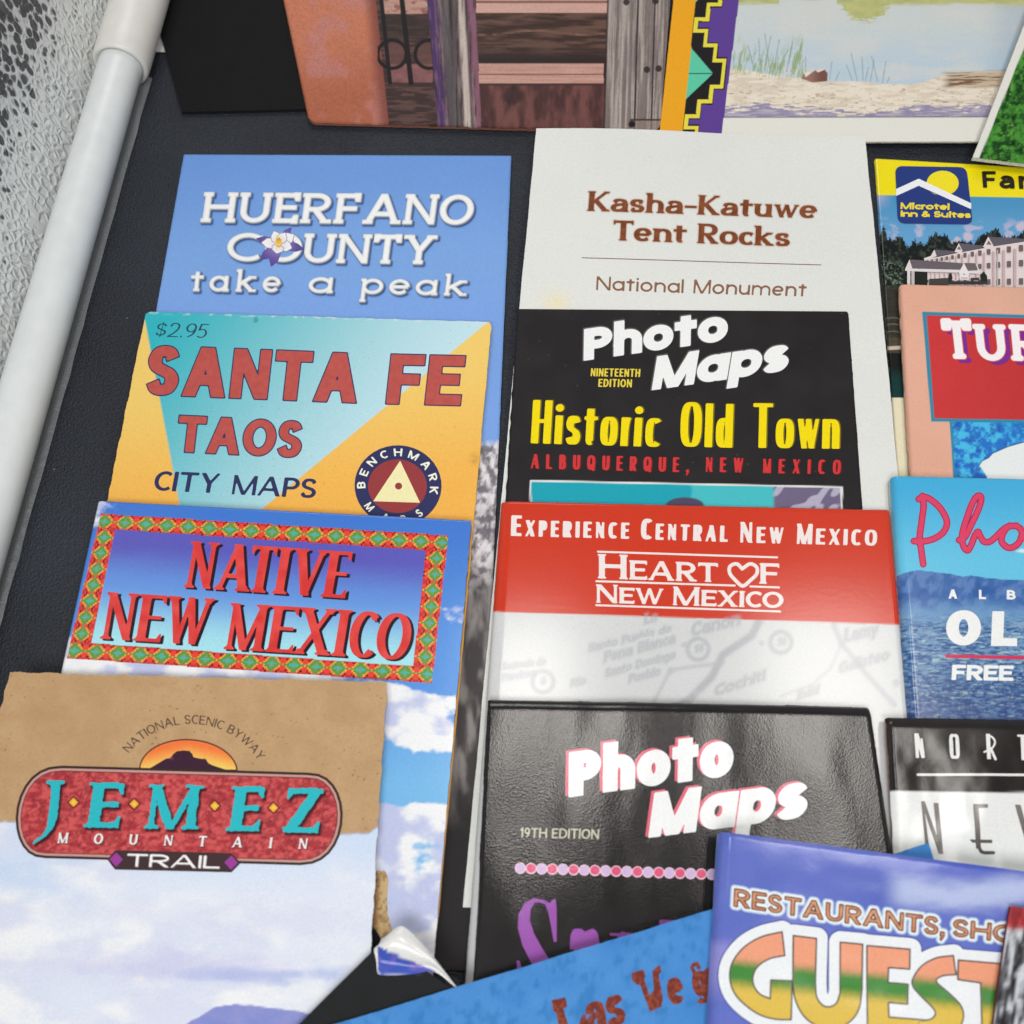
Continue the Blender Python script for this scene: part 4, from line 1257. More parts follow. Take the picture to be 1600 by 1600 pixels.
b = Sheet('folded_map', 'folded map with a glossy red band and white heart emblem above blurred grey map print', 'map',
          (783, 781), (1391, 795), (760, 1087), (1420, 1115), length=.125, zt=.0058, zb=.0044, thick=.0020, paint=paint_heart, mat='gloss',
          us=((.14, .0003), (1, .0005)), vs=((1, .0004),), fold=(.0010, .0032, .0010, 0), edge=(222, 220, 216), rc=.0008, jitter=.0001)
exp_ = ST_(.25, .14, thin=.13, track=.19, n=2.6, sc=.78, serif=None)
HW = [dict(out=.2, col=C(240, 228, 224))]
for w_, l_, r_, t_ in (('Experience', (112, 179), (540, 190), (114, 105)), ('Central', (582, 191), (897, 201), (585, 117)),
                       ('New', (940, 203), (1098, 207), (942, 129)), ('Mexico', (1145, 208), (1437, 215), (1148, 135))):
    b.text('heading_lettering', w_, exp_, z(*l_), z(*r_), z(*t_), HW)
cop = ST_(.235, .15, thin=.15, track=.05, serif=(.06, .05, .04), beak=.06, sc=.78, space=.3)
b.text('title_lettering', 'Heart', cop, z(426, 333), z(862, 347), z(426, 245), HW)
cop2 = dict(cop); cop2.update(sx=.25, sc=None)
b.text('title_lettering', 'F', cop2, z(1012, 352), z(1084, 354), z(1012, 278), HW)
cop3 = dict(cop); cop3.update(sx=.26, sy=.16, sc=.86)
b.text('title_lettering', 'New', cop3, z(420, 421), z(665, 428), z(420, 355), HW)
b.text('title_lettering', 'Mexico', cop3, z(697, 430), z(1098, 441), z(699, 363), HW)
hc = cat([(950, 299), (930, 281), (906, 290), (905, 315), (925, 340), (952, 361), (980, 340), (1002, 318), (1002, 293), (978, 281), (950, 299)], 6)
hp = stroke_sd([[z(*p) for p in hc]], 5.6)
bars = []
for (x0, y0, x1, y1) in ((424, 233, 1080, 254), (418, 340, 926, 356), (976, 359, 1086, 363), (418, 427, 1090, 450)):
    bars.append((zpts(z, x0, y0, x1, y1, x1, y1 + 7, x0, y0 + 7), C(240, 228, 224)))
b.shape('heart_and_rules', bars + [(hp, C(240, 228, 224))], cell=.8)
# the blurred place names of the map print
mapn = ST_(.20, .15, track=.08, xh=.7, space=.5)
GR = [dict(out=.2, soft=12, col=C(172, 172, 177))]
for w_, l_, r_, h_ in (('Santo Pueblo de', (395, 598), (690, 526), 26), ('Pena Blanca', (450, 636), (705, 566), 36), ('Santo Domingo', (455, 690), (705, 622), 28), ('Pueblo', (540, 710), (650, 682), 28),
                       ('Canon', (765, 542), (940, 500), 46), ('Lamy', (1320, 562), (1440, 536), 44), ('Galisteo', (1300, 675), (1480, 625), 36), ('Cochiti', (850, 758), (1030, 700), 36),
                       ('Santuario de', (80, 664), (235, 644), 22), ('Piedras', (80, 704), (200, 684), 22), ('Lo', (596, 498), (640, 488), 34), ('Rio', (330, 724), (380, 714), 24), ('Madrid', (1150, 772), (1225, 750), 30),
                       ('14', (778, 600), (806, 596), 22), ('14', (1080, 574), (1106, 572), 22), ('6', (222, 716), (236, 714), 22)):
    s_ = (r_[1] - l_[1]) / (r_[0] - l_[0])
    NMAP = globals().get('NMAP', 0) + 1
    b.text('map_print', w_, mapn, z(*l_), z(*r_), z(l_[0] + h_ * .1, l_[1] - h_), GR, base=NMAP % 8)

# ---------------- glossy black photo map in front
z = zoom(720, 1070, 2.2857)
bp2 = black_paint(C(21, 17, 18))
b = Sheet('folded_map', 'glossy black folded map with slanted white title above a row of pink and lilac dots', 'map',
          (762, 1091), (1361, 1103), (740, 1530), (1393, 1318), length=.135, zt=.0086, zb=.0056, thick=.0020, paint=bp2, mat='crinkle',
          us=((1, .0005),), vs=((.08, .0003), (1, .0006)), fold=(.0030, .0006, .0010, 0), edge=(46, 42, 42), rc=.0008, jitter=.0002,
          bulge=lambda U, V: .00055 * (fbm(U * 8, V * 5, 2, 12) - .5) + .00004 * (fbm(U * 30 + V * 6, V * 16, 2, 42) - .5) + .0005 * np.sin(np.pi * U))
PK = [dict(dx=-4.4, dy=-2.4, out=.2, col=C(224, 96, 118)), dict(col=C(246, 242, 240))]
pho3 = dict(pho); pho3.update(sx=.335, sy=.275)
b.text('title_lettering', 'Photo', pho3, z(384, 403), z(972, 325), z(386, 242), PK)
b.text('title_lettering', 'Maps', pho3, z(668, 548), z(1230, 474), z(690, 386), PK)
b.text('edition_lettering', '19TH EDITION', ST_(.17, .14, track=.09, space=.3), z(210, 545), z(492, 552), z(212, 510), C(196, 192, 166))
dots = []
for k in range(24):
    x_, y_ = z(213 + 37.9 * k, 655 + 1.25 * k)
    dots.append((ell(x_, y_, 8.8, 8.8, n=22), C(236, 196, 214)))
    dots.append((ell(x_, y_ - .3, 7.2, 7.0, n=22), C(206, 180, 218) if k % 2 == 0 else C(222, 84, 124)))
b.shape('dot_row', dots, cell=.9)
PUR = C(156, 84, 172)
S_poly = zpts(z, 332, 918, 322, 860, 312, 812, 302, 786, 284, 776, 264, 778, 250, 800, 246, 840, 262, 890, 290, 940, 318, 985, 336, 1035, 338, 1080, 310, 1130, 262, 1140, 220, 1110, 202, 1040, 200, 985, 210, 985, 222, 1030,
              240, 1080, 262, 1096, 280, 1080, 276, 1040, 250, 990, 220, 930, 204, 870, 206, 820, 228, 780, 262, 762, 296, 768, 318, 780, 326, 768, 338, 764, 342, 800, 342, 918)
b.shape('title_lettering', [(S_poly, PUR)], cell=1.0)
bod = ST_(.30, .05, thin=.045, track=.03, xh=.70, serif=(.09, .03, .0), beak=.0)
b.text('title_lettering', 'anta', bod, z(374, 1100), z(912, 1112), z(374, 790), PUR)
# ================================================================== right column
# ---------------- hotel leaflet
z = zoom(1340, 220, 6.1538)
def paint_hotel(X, Y):
    x = (X - 1340) * 6.1538; y = (Y - 220) * 6.1538
    yel = C(246, 222, 22)
    sky = mix(C(74, 146, 192), C(100, 160, 205), sstep(540, 950, y))
    sky = mix(sky, C(176, 176, 208), sstep(360, 180, x) * sstep(700, 520, y) * .8)
    cl = fbm(x / 120, y / 70, 4, 9)
    sky = mix(sky, C(196, 186, 208), .75 * sstep(.56, .74, cl) * sstep(700, 850, y))
    for cx_, cy_, r_ in ((1060, 920, 55), (1570, 820, 60), (960, 950, 35)):
        sky = mix(sky, C(206, 190, 206), .85 * sstep(1.2, .5, np.hypot((x - cx_) / r_, (y - cy_) / r_ / .9) + .5 * (fbm(x / 22, y / 22, 3, 3) - .5)))
    top = np.interp(x, [150, 190, 250, 300, 400, 470, 560, 650, 690, 760, 850, 930, 1000, 1100, 1190, 1260, 1330, 1400, 1500, 1560, 1620, 2400], [900, 910, 840, 950, 930, 1000, 970, 1000, 930, 890, 930, 980, 950, 1000, 920, 870, 860, 920, 930, 900, 880, 860])
    top = top + 70 * (fbm(x / 26, x * 0 + 2, 4, 7) - .5) + 50 * (vnoise(x / 9, y / 16, 5) - .5)
    tr = mix(C(24, 28, 27), C(58, 66, 54), sstep(.5, .72, fbm(x / 34, y / 30, 4, 12)))
    gl = sstep(.52, .66, fbm(x / 17, y / 14, 4, 15)) * sstep(1120, 1200, y) * sstep(460, 400, x)
    tr = mix(tr, C(120, 140, 118), .8 * gl)
    c = mix(sky, tr, sstep(-8, 8, y - top))
    # ground, fence and dark bank at the lower left
    c = mix(c, mix(C(36, 38, 34), C(70, 66, 56), fbm(x / 60, y / 12, 3, 4)), sstep(1380, 1420, y))
    for fy in (1700, 1760, 1830):
        c = mix(c, C(120, 112, 100), .7 * sstep(8, 3, np.abs(y - fy - .03 * (x - 200) - 4 * np.sin(x / 20))))
    c = mix(c, mix(C(70, 60, 46), C(110, 98, 80), fbm(x / 50, y / 8, 3, 8)), sstep(1885, 1900, y) * sstep(2060, 2040, y) * .5)
    c = mix(c, C(202, 188, 170), sstep(1990, 2000, y + .06 * x) * sstep(2034, 2026, y + .06 * x))
    c = mix(c, C(26, 30, 28), sstep(2036, 2044, y)); c = mix(c, C(22, 58, 56), sstep(2160, 2300, y))
    c = mix(c, C(233, 224, 192), sstep(2466, 2474, y - .0 * x))
    band = np.where(x < 1e9, side(X, Y, z(175, 521), z(1600, 545)), 0)
    c = mix(yel, c, sstep(-.6, .6, band))
    return c
b = Sheet('leaflet', 'hotel leaflet with a yellow band, blue logo and photo of a white gabled building', 'leaflet',
          (1367, 246), (1745, 268), (1373, 330), (1800, 500), length=.118, zt=.0014, zb=.0012, thick=.0011, paint=paint_hotel, mat='gloss',
          us=((.66, .00016), (1, .0008)), vs=((.95, .0002), (1, .001)), fold=(.0008, .0008, 0, 0), rc=.001, edge=(210, 206, 190))
# the building in its photo
W1, W2, ROOF, SH = C(226, 212, 210), C(198, 172, 172), C(96, 90, 100), C(118, 108, 114)
it = []
def zq(*v): return zpts(z, *v)
it += [(zq(640, 1130, 760, 1120, 960, 1080, 1230, 1030, 1500, 975, 1660, 945, 1660, 1420, 640, 1420), W1),
       (zq(735, 1048, 935, 1060, 925, 1085, 760, 1112, 735, 1108), ROOF), (zq(980, 985, 1215, 1010, 1190, 1035, 1010, 1068), ROOF), (zq(1255, 925, 1510, 935, 1640, 950, 1640, 965, 1300, 1018), ROOF),
       (zq(690, 1130, 738, 1045, 760, 1112, 700, 1128), W1), (zq(930, 1072, 972, 985, 1010, 1062, 985, 1080), W1), (zq(1205, 1020, 1255, 922, 1310, 1018, 1240, 1040), W1),
       (zq(955, 1046, 974, 1012, 996, 1050), SH), (zq(1236, 1000, 1258, 958, 1288, 1002), SH), (zq(632, 1134, 700, 1110, 704, 1124, 650, 1144), C(236, 226, 224))]
for k, x_ in enumerate((672, 716, 762, 808, 856, 910, 970, 1030, 1100, 1172, 1256, 1348, 1450, 1566)):
    g_ = k / 13
    w_ = 16 + 24 * g_; h_ = 26 + 34 * g_
    y_ = 1160 - 120 * g_ ** 1.25
    for dy in (0, 95 + 50 * g_, 190 + 130 * g_):
        yy = y_ + dy
        if yy > 1395 or (dy and x_ < 1150 and yy < 1270): continue
        it.append((zq(x_ - w_ * .5, yy - h_ * .5, x_ + w_ * .5, yy - h_ * .5, x_ + w_ * .5, yy + h_ * .5, x_ - w_ * .5, yy + h_ * .5), C(112, 96, 96)))
        it.append((zq(x_ - 1.2, yy - h_ * .5, x_ + 1.2, yy - h_ * .5, x_ + 1.2, yy + h_ * .5, x_ - 1.2, yy + h_ * .5), C(206, 196, 190)))
for x_, w_ in ((700, 8), (740, 9), (786, 10), (832, 10), (882, 11), (940, 13), (1000, 14), (1066, 16), (1136, 18), (1210, 20), (1300, 22), (1398, 26), (1506, 28)):
    it.append((zq(x_ - w_ * .45, 1150 - (x_ - 660) * .12, x_ + w_ * .45, 1150 - (x_ - 660) * .12, x_ + w_ * .45, 1410, x_ - w_ * .45, 1410), W2))
it += [(zq(1330, 1060, 1342, 1058, 1342, 1400, 1330, 1400), C(186, 176, 176)),
       (zq(450, 1245, 492, 1152, 700, 1170, 1010, 1186, 1130, 1190, 1168, 1260, 1168, 1290, 960, 1278, 660, 1270, 452, 1262), C(224, 216, 216)),
       (zq(492, 1152, 1010, 1188, 985, 1252, 520, 1240), C(104, 96, 102)), (zq(1015, 1186, 1125, 1188, 1150, 1256, 1050, 1262), C(110, 100, 104)),
       (zq(968, 1275, 1014, 1186, 1062, 1280, 1060, 1350, 975, 1345), C(232, 224, 222)), (zq(1008, 1300, 1016, 1282, 1026, 1302), SH),
       (zq(470, 1262, 500, 1264, 500, 1400, 470, 1400), C(220, 212, 212)), (zq(510, 1264, 540, 1266, 540, 1400, 510, 1400), C(196, 186, 188)),
       (zq(545, 1268, 664, 1272, 664, 1400, 545, 1400), C(36, 38, 36)), (zq(680, 1340, 860, 1330, 900, 1360, 860, 1400, 680, 1400), C(70, 66, 62)),
       (zq(870, 1290, 895, 1280, 905, 1330, 890, 1380, 862, 1360), C(40, 44, 38)), (zq(1170, 1300, 1205, 1268, 1236, 1310, 1238, 1370, 1180, 1372), C(36, 40, 36)),
       (zq(860, 1362, 1240, 1362, 1240, 1392, 860, 1392), C(58, 54, 54)), (zq(1080, 1330, 1160, 1328, 1160, 1352, 1080, 1352), C(66, 60, 62)), (zq(985, 1328, 1050, 1330, 1050, 1336, 985, 1334), SH)]
b.shape('building_picture', it, cell=.55)
# logo
def rrect(c, r, n=6):
    out = []
    c = [np.array(p, float) for p in c]
    for i in range(4):
        p, a, d = c[i], c[i - 1], c[(i + 1) % 4]
        u = (a - p) / np.linalg.norm(a - p) * r; v = (d - p) / np.linalg.norm(d - p) * r
        for k in range(n + 1):
            t = k / n; out.append(tuple((p + u) * (1 - t) ** 2 + 2 * t * (1 - t) * p + (p + v) * t * t))
    return out
NAVY = C(38, 58, 124)
lg = b.shape('logo', [(rrect(zq(358, 246, 1046, 258, 1106, 808, 385, 798), 12), NAVY), (ell(*z(815, 412), 25, 19.5), C(246, 222, 40)),
                 (zq(365, 470, 585, 369, 1090, 606, 1092, 662, 1000, 640, 585, 437, 366, 536), NAVY), (zq(365, 470, 585, 369, 1090, 606, 1090, 662, 585, 437, 366, 536), C(238, 238, 240))], cell=.8, base=30)
mic = ST_(.31, .25, track=.03, xh=.74, rnd=.04, space=.3)
b.text('logo_lettering', 'Microtel', mic, z(410, 662), z(880, 670), z(412, 598), C(240, 216, 60), parent=lg, base=36)
b.text('logo_lettering', 'Inn & Suites', mic, z(410, 734), z(1086, 747), z(412, 674), C(240, 216, 60), parent=lg, base=36)
far = ST_(.25, .20, track=.06, xh=.76)
BK = C(34, 32, 26)
b.text('heading_lettering', 'F', far, z(1205, 455), z(1338, 455), z(1192, 296), BK, base=30)
b.text('heading_lettering', 'a', far, z(1366, 462), z(1510, 464), z(1352, 296), BK, base=30)
b.text('heading_lettering', 'r', far, z(1552, 466), z(1660, 468), z(1540, 300), BK, base=30)

# ---------------- pink leaflet with the red title panel
z = zoom(1370, 430, 4.8485)
def paint_trail(X, Y):
    pink = mix(C(228, 172, 150), C(218, 164, 140), fbm(X / 60, Y / 60, 3, 3))
    pink = mix(pink, C(204, 164, 138), sstep(1500, 1600, X) * sstep(520, 450, Y) * .5)
    blue = mix(C(34, 110, 196), C(70, 184, 226), sstep(.34, .66, fbm(X / 8, Y / 8, 5, 9))); blue = mix(blue, C(28, 76, 170), .7 * sstep(.56, .72, fbm(X / 11 + 4, Y / 11, 4, 19)))
    blue = mix(blue, C(24, 120, 190), sstep(690, 660, Y) * sstep(1540, 1600, X) * .5)
    lit = sstep(.96, .98, vnoise(X / 2, Y / 2, 6)); blue = mix(blue, C(210, 225, 235), .3 * lit)
    tl = C(44, 134, 164)
    c = mix(pink, tl, pm(X, Y, zpts(z, 550, 1090, 1900, 1100, 1900, 2000, 610, 2000), 1.0))
    c = mix(c, blue, pm(X, Y, zpts(z, 568, 1095, 1900, 1100, 1900, 2000, 628, 2000), 1.0))
    c = mix(c, tl, pm(X, Y, zpts(z, 344, 277, 1900, 322, 1900, 1130, 412, 1108), 1.0))
    rd = mix(C(204, 54, 54), C(176, 46, 46), sstep(1450, 1610, X) * .8)
    c = mix(c, mix(rd, C(196, 50, 54), fbm(X / 30, Y / 30, 3, 2)), pm(X, Y, zpts(z, 377, 303, 1900, 350, 1900, 1108, 436, 1084), 1.0))
    bird = zpts(z, 832, 1520, 778, 1442, 800, 1410, 850, 1385, 880, 1352, 930, 1330, 1000, 1300, 1115, 1268, 1300, 1240, 1700, 1300, 1700, 2000, 900, 2000)
    c = mix(c, C(40, 84, 150), pm(X, Y, [(x - 1, y - 1.4) for x, y in bird], 1.2))
    return mix(c, C(226, 230, 230), pm(X, Y, bird, 1.2))
b = Sheet('leaflet', 'salmon pink leaflet with a red panel, white TUR letters and mottled blue picture', 'leaflet',
          (1406, 443), (1770, 452), (1423, 742), (1830, 760), length=.13, zt=.0044, zb=.0034, thick=.0019, paint=paint_trail, mat='matte',
          us=((.55, .00022), (1, .0007)), vs=((.75, .00022), (1, .002)), fold=(.0006, .0014, 0, 0), rc=.0012, edge=(206, 176, 150), jitter=.00014)
tur = ST_(.20, .15, track=.06, serif=(.13, .13, .02), beak=.04, rnd=.06)
TS = [dict(dx=8.6, dy=6.4, out=.2, col=C(120, 40, 140)), dict(out=1.2, soft=1.6, col=C(240, 150, 150)), dict(out=.3, col=C(243, 236, 236))]
b.text('title_lettering', 'T', tur, z(515, 632), z(742, 634), z(484, 346), TS)
b.text('title_lettering', 'U', tur, z(752, 645), z(1000, 650), z(722, 372), TS, base=6)
b.text('title_lettering', 'R', tur, z(1020, 646), z(1260, 655), z(996, 374), TS, base=12)

# ---------------- blue booklet with red script
z = zoom(1370, 730, 4.0)
def paint_oldtown_book(X, Y):
    x = (X - 1370) * 4; y = (Y - 730) * 4
    sky = mix(C(70, 172, 218), C(104, 194, 226), sstep(60, 640, y))
    sky = mix(sky, C(226, 236, 238), .8 * sstep(1.1, .4, np.hypot((x - 930) / 70, (y - 522) / 16) + .5 * (fbm(x / 20, y / 9, 3, 2) - .5)))
    ridge = np.interp(x, [100, 165, 250, 310, 360, 450, 540, 600, 680, 760, 900, 1400], [690, 662, 644, 648, 656, 664, 684, 676, 690, 700, 704, 716]) + 6 * (fbm(x / 20, x * 0, 3, 4) - .5)
    hill = mix(C(62, 104, 166), C(92, 128, 184), sstep(.35, .65, fbm(x / 40, y / 46 + x / 130, 4, 6)))
    hill = mix(hill, C(112, 156, 196), sstep(800, 930, y) * .9)
    hill = mix(hill, C(44, 84, 158), .6 * sstep(.52, .7, fbm(x / 70 + 3, y / 70, 3, 16)) * sstep(920, 840, y))
    town = mix(C(50, 86, 142), C(112, 150, 186), sstep(.35, .62, fbm(x / 30, y / 7, 4, 31)))
    town = mix(town, C(176, 200, 204), .85 * sstep(.62, .74, fbm(x / 60, y / 7, 4, 51)))
    town = mix(town, C(42, 66, 122), .6 * sstep(1130, 1400, y) * sstep(.4, .6, fbm(x / 16, y / 12, 3, 61)))
    town = mix(town, C(150, 176, 200), .7 * sstep(.58, .72, fbm(x / 90, y / 26, 3, 71)) * sstep(1120, 960, y))
    town = mix(town, C(58, 68, 124), .4 * sstep(1250, 1560, y))
    c = mix(sky, hill, sstep(-2, 3, y - ridge))
    c = mix(c, town, sstep(900, 1010, y + 60 * (fbm(x / 50, y / 20, 3, 9) - .5)))
    return c
b = Sheet('booklet', 'thick blue booklet with red handwritten Pho lettering over hills, OL and FREE in white', 'booklet',
          (1394, 742), (1800, 752), (1420, 1116), (1900, 1130), length=.12, zt=.0076, zb=.0060, thick=.0034, paint=paint_oldtown_book, mat='gloss',
          us=((.55, .00022), (1, .0007)), vs=((1, .00024),), fold=(.0008, .0022, 0, 0), rc=.0008, edge=(214, 216, 206))
PK2 = C(226, 64, 92)
sc = [cat([(285, 180), (292, 240), (282, 330), (268, 440), (278, 520), (290, 606)], 6), cat([(262, 200), (292, 186), (340, 205), (400, 262), (438, 340), (418, 404), (360, 446), (290, 464), (232, 462)], 6),
      cat([(514, 456), (548, 440), (590, 360), (640, 250), (652, 190), (630, 180), (600, 220), (562, 320), (534, 420), (540, 490), (566, 520), (588, 490), (612, 430), (632, 404), (646, 430), (668, 464), (704, 466), (744, 436), (790, 390), (830, 366)], 6),
      cat([(872, 366), (820, 374), (786, 420), (782, 470), (824, 504), (874, 486), (906, 436), (900, 390), (872, 366)], 6), cat([(900, 440), (960, 440), (1020, 380)], 5)]
scp = [[z(*p) for p in s_] for s_ in sc]
b.shape('title_lettering', [(stroke_sd(scp, 9.6), C(170, 44, 84), .6), (stroke_sd(scp, 7.4), lambda d, X, Y: mix(PK2, C(214, 70, 110), vnoise(X / 6, Y / 6, 4)))], cell=.8)
blk = ST_(.27, .225, track=.08)
for ch, l_, r_, t_ in (('A', (447, 822), (503, 822), (447, 764)), ('L', (638, 824), (682, 825), (638, 766)), ('B', (812, 826), (868, 828), (812, 767)), ('U', (1000, 830), (1056, 832), (1000, 770))):
    b.text('small_lettering', ch, blk, z(*l_), z(*r_), z(*t_), WHT)
b.text('title_lettering', 'O', ST_(.36, .25), z(432, 1114), z(650, 1114), z(434, 894), WHT)
b.text('title_lettering', 'L', ST_(.345, .23), z(713, 1117), z(876, 1119), z(722, 900), WHT)
b.text('title_lettering', 'D', ST_(.345, .23), z(950, 1120), z(1150, 1124), z(955, 904), WHT)
b.shape('rule', [(zpts(z, 428, 1170, 1400, 1190, 1400, 1212, 428, 1192), C(206, 56, 92))], cell=.8)
b.text('price_lettering', 'FREE', ST_(.29, .22, track=.06), z(467, 1330), z(852, 1336), z(471, 1234), WHT)

# ---------------- black and white leaflet below it
z = zoom(1080, 1090, 3.0769)
def paint_north(X, Y):
    bk = mix(C(30, 27, 27), C(46, 42, 40), fbm(X / 30, Y / 30, 3, 3))
    return mix(bk, C(232, 232, 230), sstep(-.8, .8, side(X, Y, z(955, 451), z(1600, 455))))
b = Sheet('leaflet', 'leaflet with glossy black top band lettered NORT above white area with tall grey letters', 'leaflet',
          (1386, 1119), (1780, 1126), (1398, 1330), (1830, 1340), length=.10, zt=.0092, zb=.0070, thick=.0018, paint=paint_north, mat='gloss',
          us=((1, .0008),), vs=((.08, .0003), (1, .0005)), fold=(.0032, .0010, 0, 0), rc=.0006, edge=(196, 150, 130),
          bulge=lambda U, V: .0007 * (fbm(U * 6, V * 6, 3, 5) - .5) * sstep(0, .1, V))
deco = ST_(.26, .085, track=.1, n=3.0)
LG = C(232, 230, 226)
def dz_(*v): return [z(v[i], v[i + 1]) for i in range(0, len(v), 2)]
N_ = [(dz_(1072, 172, 1090, 172, 1096, 290, 1080, 290), LG), (dz_(1072, 172, 1092, 172, 1124, 286, 1108, 292), LG), (dz_(1102, 196, 1112, 196, 1124, 290, 1112, 290), LG)]
R_ = [(dz_(1416, 174, 1436, 174, 1440, 296, 1422, 296), LG), (stroke_sd([[z(*p) for p in cat([(1424, 182), (1446, 190), (1460, 212), (1452, 236), (1436, 248), (1408, 262)], 5)]], 3.0), LG), (stroke_sd([[z(1440, 246), z(1462, 296)]], 4.0), LG)]
b.shape('heading_lettering', N_ + R_ + [(dz_(1085, 364, 1900, 366, 1900, 378, 1085, 376), LG)], cell=.8)
b.text('heading_lettering', 'O', deco, z(1243, 293), z(1292, 293), z(1238, 176), LG)
b.text('heading_lettering', 'TH', ST_(.16, .085, ws=.5), z(1572, 300), z(1800, 302), z(1566, 178), LG)
GY = lambda d, X, Y: mix(C(128, 122, 118), C(86, 80, 78), sstep(1090 + 500 / 3.08, 1090 + 760 / 3.08, Y))
NE = [(dz_(1106, 498, 1118, 498, 1142, 700, 1126, 720), GY), (dz_(1106, 498, 1124, 498, 1212, 752, 1190, 752), GY), (dz_(1166, 506, 1190, 506, 1212, 752, 1190, 752), GY),
      (dz_(1354, 512, 1380, 512, 1392, 730, 1368, 726), GY), (dz_(1354, 512, 1424, 512, 1425, 530, 1356, 532), GY), (dz_(1336, 682, 1446, 684, 1446, 700, 1350, 698), GY),
      (stroke_sd([[z(*p) for p in cat([(1378, 690), (1384, 722), (1400, 744), (1452, 746)], 5)]], 5.4), GY),
      (dz_(1556, 515, 1584, 515, 1650, 760, 1628, 764), GY), (dz_(1640, 764, 1655, 764, 1720, 520, 1706, 520), GY)]
b.shape('title_lettering', NE, cell=.9)
# slivers of two leaflets that peep out between the others
def paint_purple(X, Y): return mix(C(120, 118, 196), C(92, 92, 180), fbm(X / 20, Y / 20, 3, 5))
Sheet('leaflet', 'violet blue leaflet sliver showing between the black maps, nearly all covered', 'leaflet', None, None, corners=[(1350, 1262), (1420, 1270), (1425, 1400), (1350, 1400)],
      zt=.0042, zb=.0042, thick=.0012, paint=paint_purple, mat='gloss', us=((1, .002),), vs=((1, .002),))
# ================================================================== front: black sheet with its folded corner, blue map, guest guide
def paint_blackback(X, Y):
    c = mix(C(10, 11, 13), C(19, 21, 23), fbm(X / 30, Y / 30, 4, 3))
    return mix(c, C(70, 72, 74), .5 * sstep(.97, .99, vnoise(X / 2.5, Y / 2.5, 8)))
b = Sheet('folded_sheet', 'black backed sheet with its white and blue corner folded over, under the blue map', 'sheet', None, None,
          corners=[(600, 1468), (720, 1556), (600, 1760), (415, 1652)], zt=.0104, zb=.0104, thick=.0005, paint=paint_blackback, mat='matte',
          us=((1, .0008),), vs=((1, .0008),), edge=(190, 190, 188), jitter=.00005)
zq2 = zoom(440, 1020, 2.7588)
outer = cat([(398, 1276), (440, 1236), (478, 1198), (515, 1178), (550, 1198), (600, 1248), (660, 1316), (755, 1441)], 8)
inner = cat([(398, 1282), (408, 1330), (412, 1372), (424, 1388), (480, 1390), (560, 1386), (660, 1376), (755, 1446)], 8)
bluep = zpts(zq2, 414, 1262, 420, 1266, 480, 1296, 560, 1330, 664, 1372, 650, 1384, 560, 1388, 430, 1391, 416, 1384)
V = []; F = []; Cl = []
nr = 14
for k, (o_, i_) in enumerate(zip(outer, inner)):
    s_ = k / (len(outer) - 1)
    for j in range(nr + 1):
        t = j / nr
        px, py = zq2(o_[0] * (1 - t) + i_[0] * t, o_[1] * (1 - t) + i_[1] * t)
        hump = math.sin(math.pi * s_) ** .7
        zz = .0106 + hump * (.0020 * math.sin(math.pi * min(1, t * 1.25 + .12)) + .0004 * (1 - t))
        V.append(on_z(px, py, zz)); X = np.array([px]); Y = np.array([py])
        m = pm(X, Y, bluep, 1.6)
        cc = mix(C(232, 230, 226), mix(C(64, 88, 182), C(110, 96, 190), sstep(.5, .75, fbm(X / 14, Y / 10, 3, 3))), m)
        Cl.append(cc[0])
for k in range(len(outer) - 1):
    for j in range(nr):
        a = k * (nr + 1) + j
        F.append([a, a + 1, a + nr + 2, a + nr + 1])
V = np.array(V); Cl = np.array(Cl)
link_mesh('folded_corner', V - b.o, F, print_mat('gloss'), b.root, Cl)

z = zoom(720, 1070, 2.2857)
def paint_vegas(X, Y):
    c = mix(C(60, 126, 196), C(80, 146, 210), fbm(X / 40, Y / 30, 4, 5))
    return mix(c, C(40, 116, 180), .6 * sstep(.56, .7, fbm(X / 14, Y / 14, 4, 15)))
b = Sheet('folded_map', 'bright blue map with rust brown Las Vegas western lettering, turned askew at the front', 'map', None, None,
          corners=[(478, 1614), (1451, 1317.5), (1560, 1660), (560, 1900)], zt=.0112, zb=.0112, thick=.0012, paint=paint_vegas, mat='satin',
          us=((1, .0007),), vs=((1, .0008),), edge=(150, 180, 170), jitter=.0001)
RUST = lambda d, x, y, X, Y: mix(C(116, 48, 34), C(142, 68, 50), sstep(.4, .7, vnoise(X / 4, Y / 4, 6)))
RUSTP = lambda d, X, Y: RUST(d, 0, 0, X, Y)
def wpoly(*v, amp=.5, seed=3):
    return rough_letters(zpts(z, *v), seed, amp)
L1 = wpoly(324, 1126, 374, 1116, 380, 1150, 366, 1156, 388, 1230, 420, 1220, 432, 1180, 446, 1176, 450, 1260, 350, 1290, 344, 1256, 356, 1250, 340, 1168, 330, 1166)
V1 = wpoly(608, 1030, 652, 1016, 660, 1042, 654, 1048, 674, 1110, 690, 1090, 684, 1024, 694, 1012, 712, 1000, 716, 1026, 706, 1036, 722, 1120, 716, 1150, 694, 1160, 676, 1168, 640, 1072, 628, 1070, 614, 1058)
b.shape('title_lettering', [(L1, RUSTP), (V1, RUSTP)], cell=1.0)
wst = ST_(.30, .16, track=.02, serif=(.05, .10, 0), xh=1.0, asc=1.35, desc=.3, rnd=.04, rough=.03)
b.text('title_lettering', 'as', wst, z(452, 1252), z(592, 1208), z(436, 1144), [dict(col=RUST)])
b.text('title_lettering', 'e', wst, z(748, 1148), z(804, 1130), z(728, 1056), [dict(col=RUST)])
b.text('title_lettering', 'g', wst, z(836, 1118), z(892, 1104), z(818, 1030), [dict(col=RUST)])
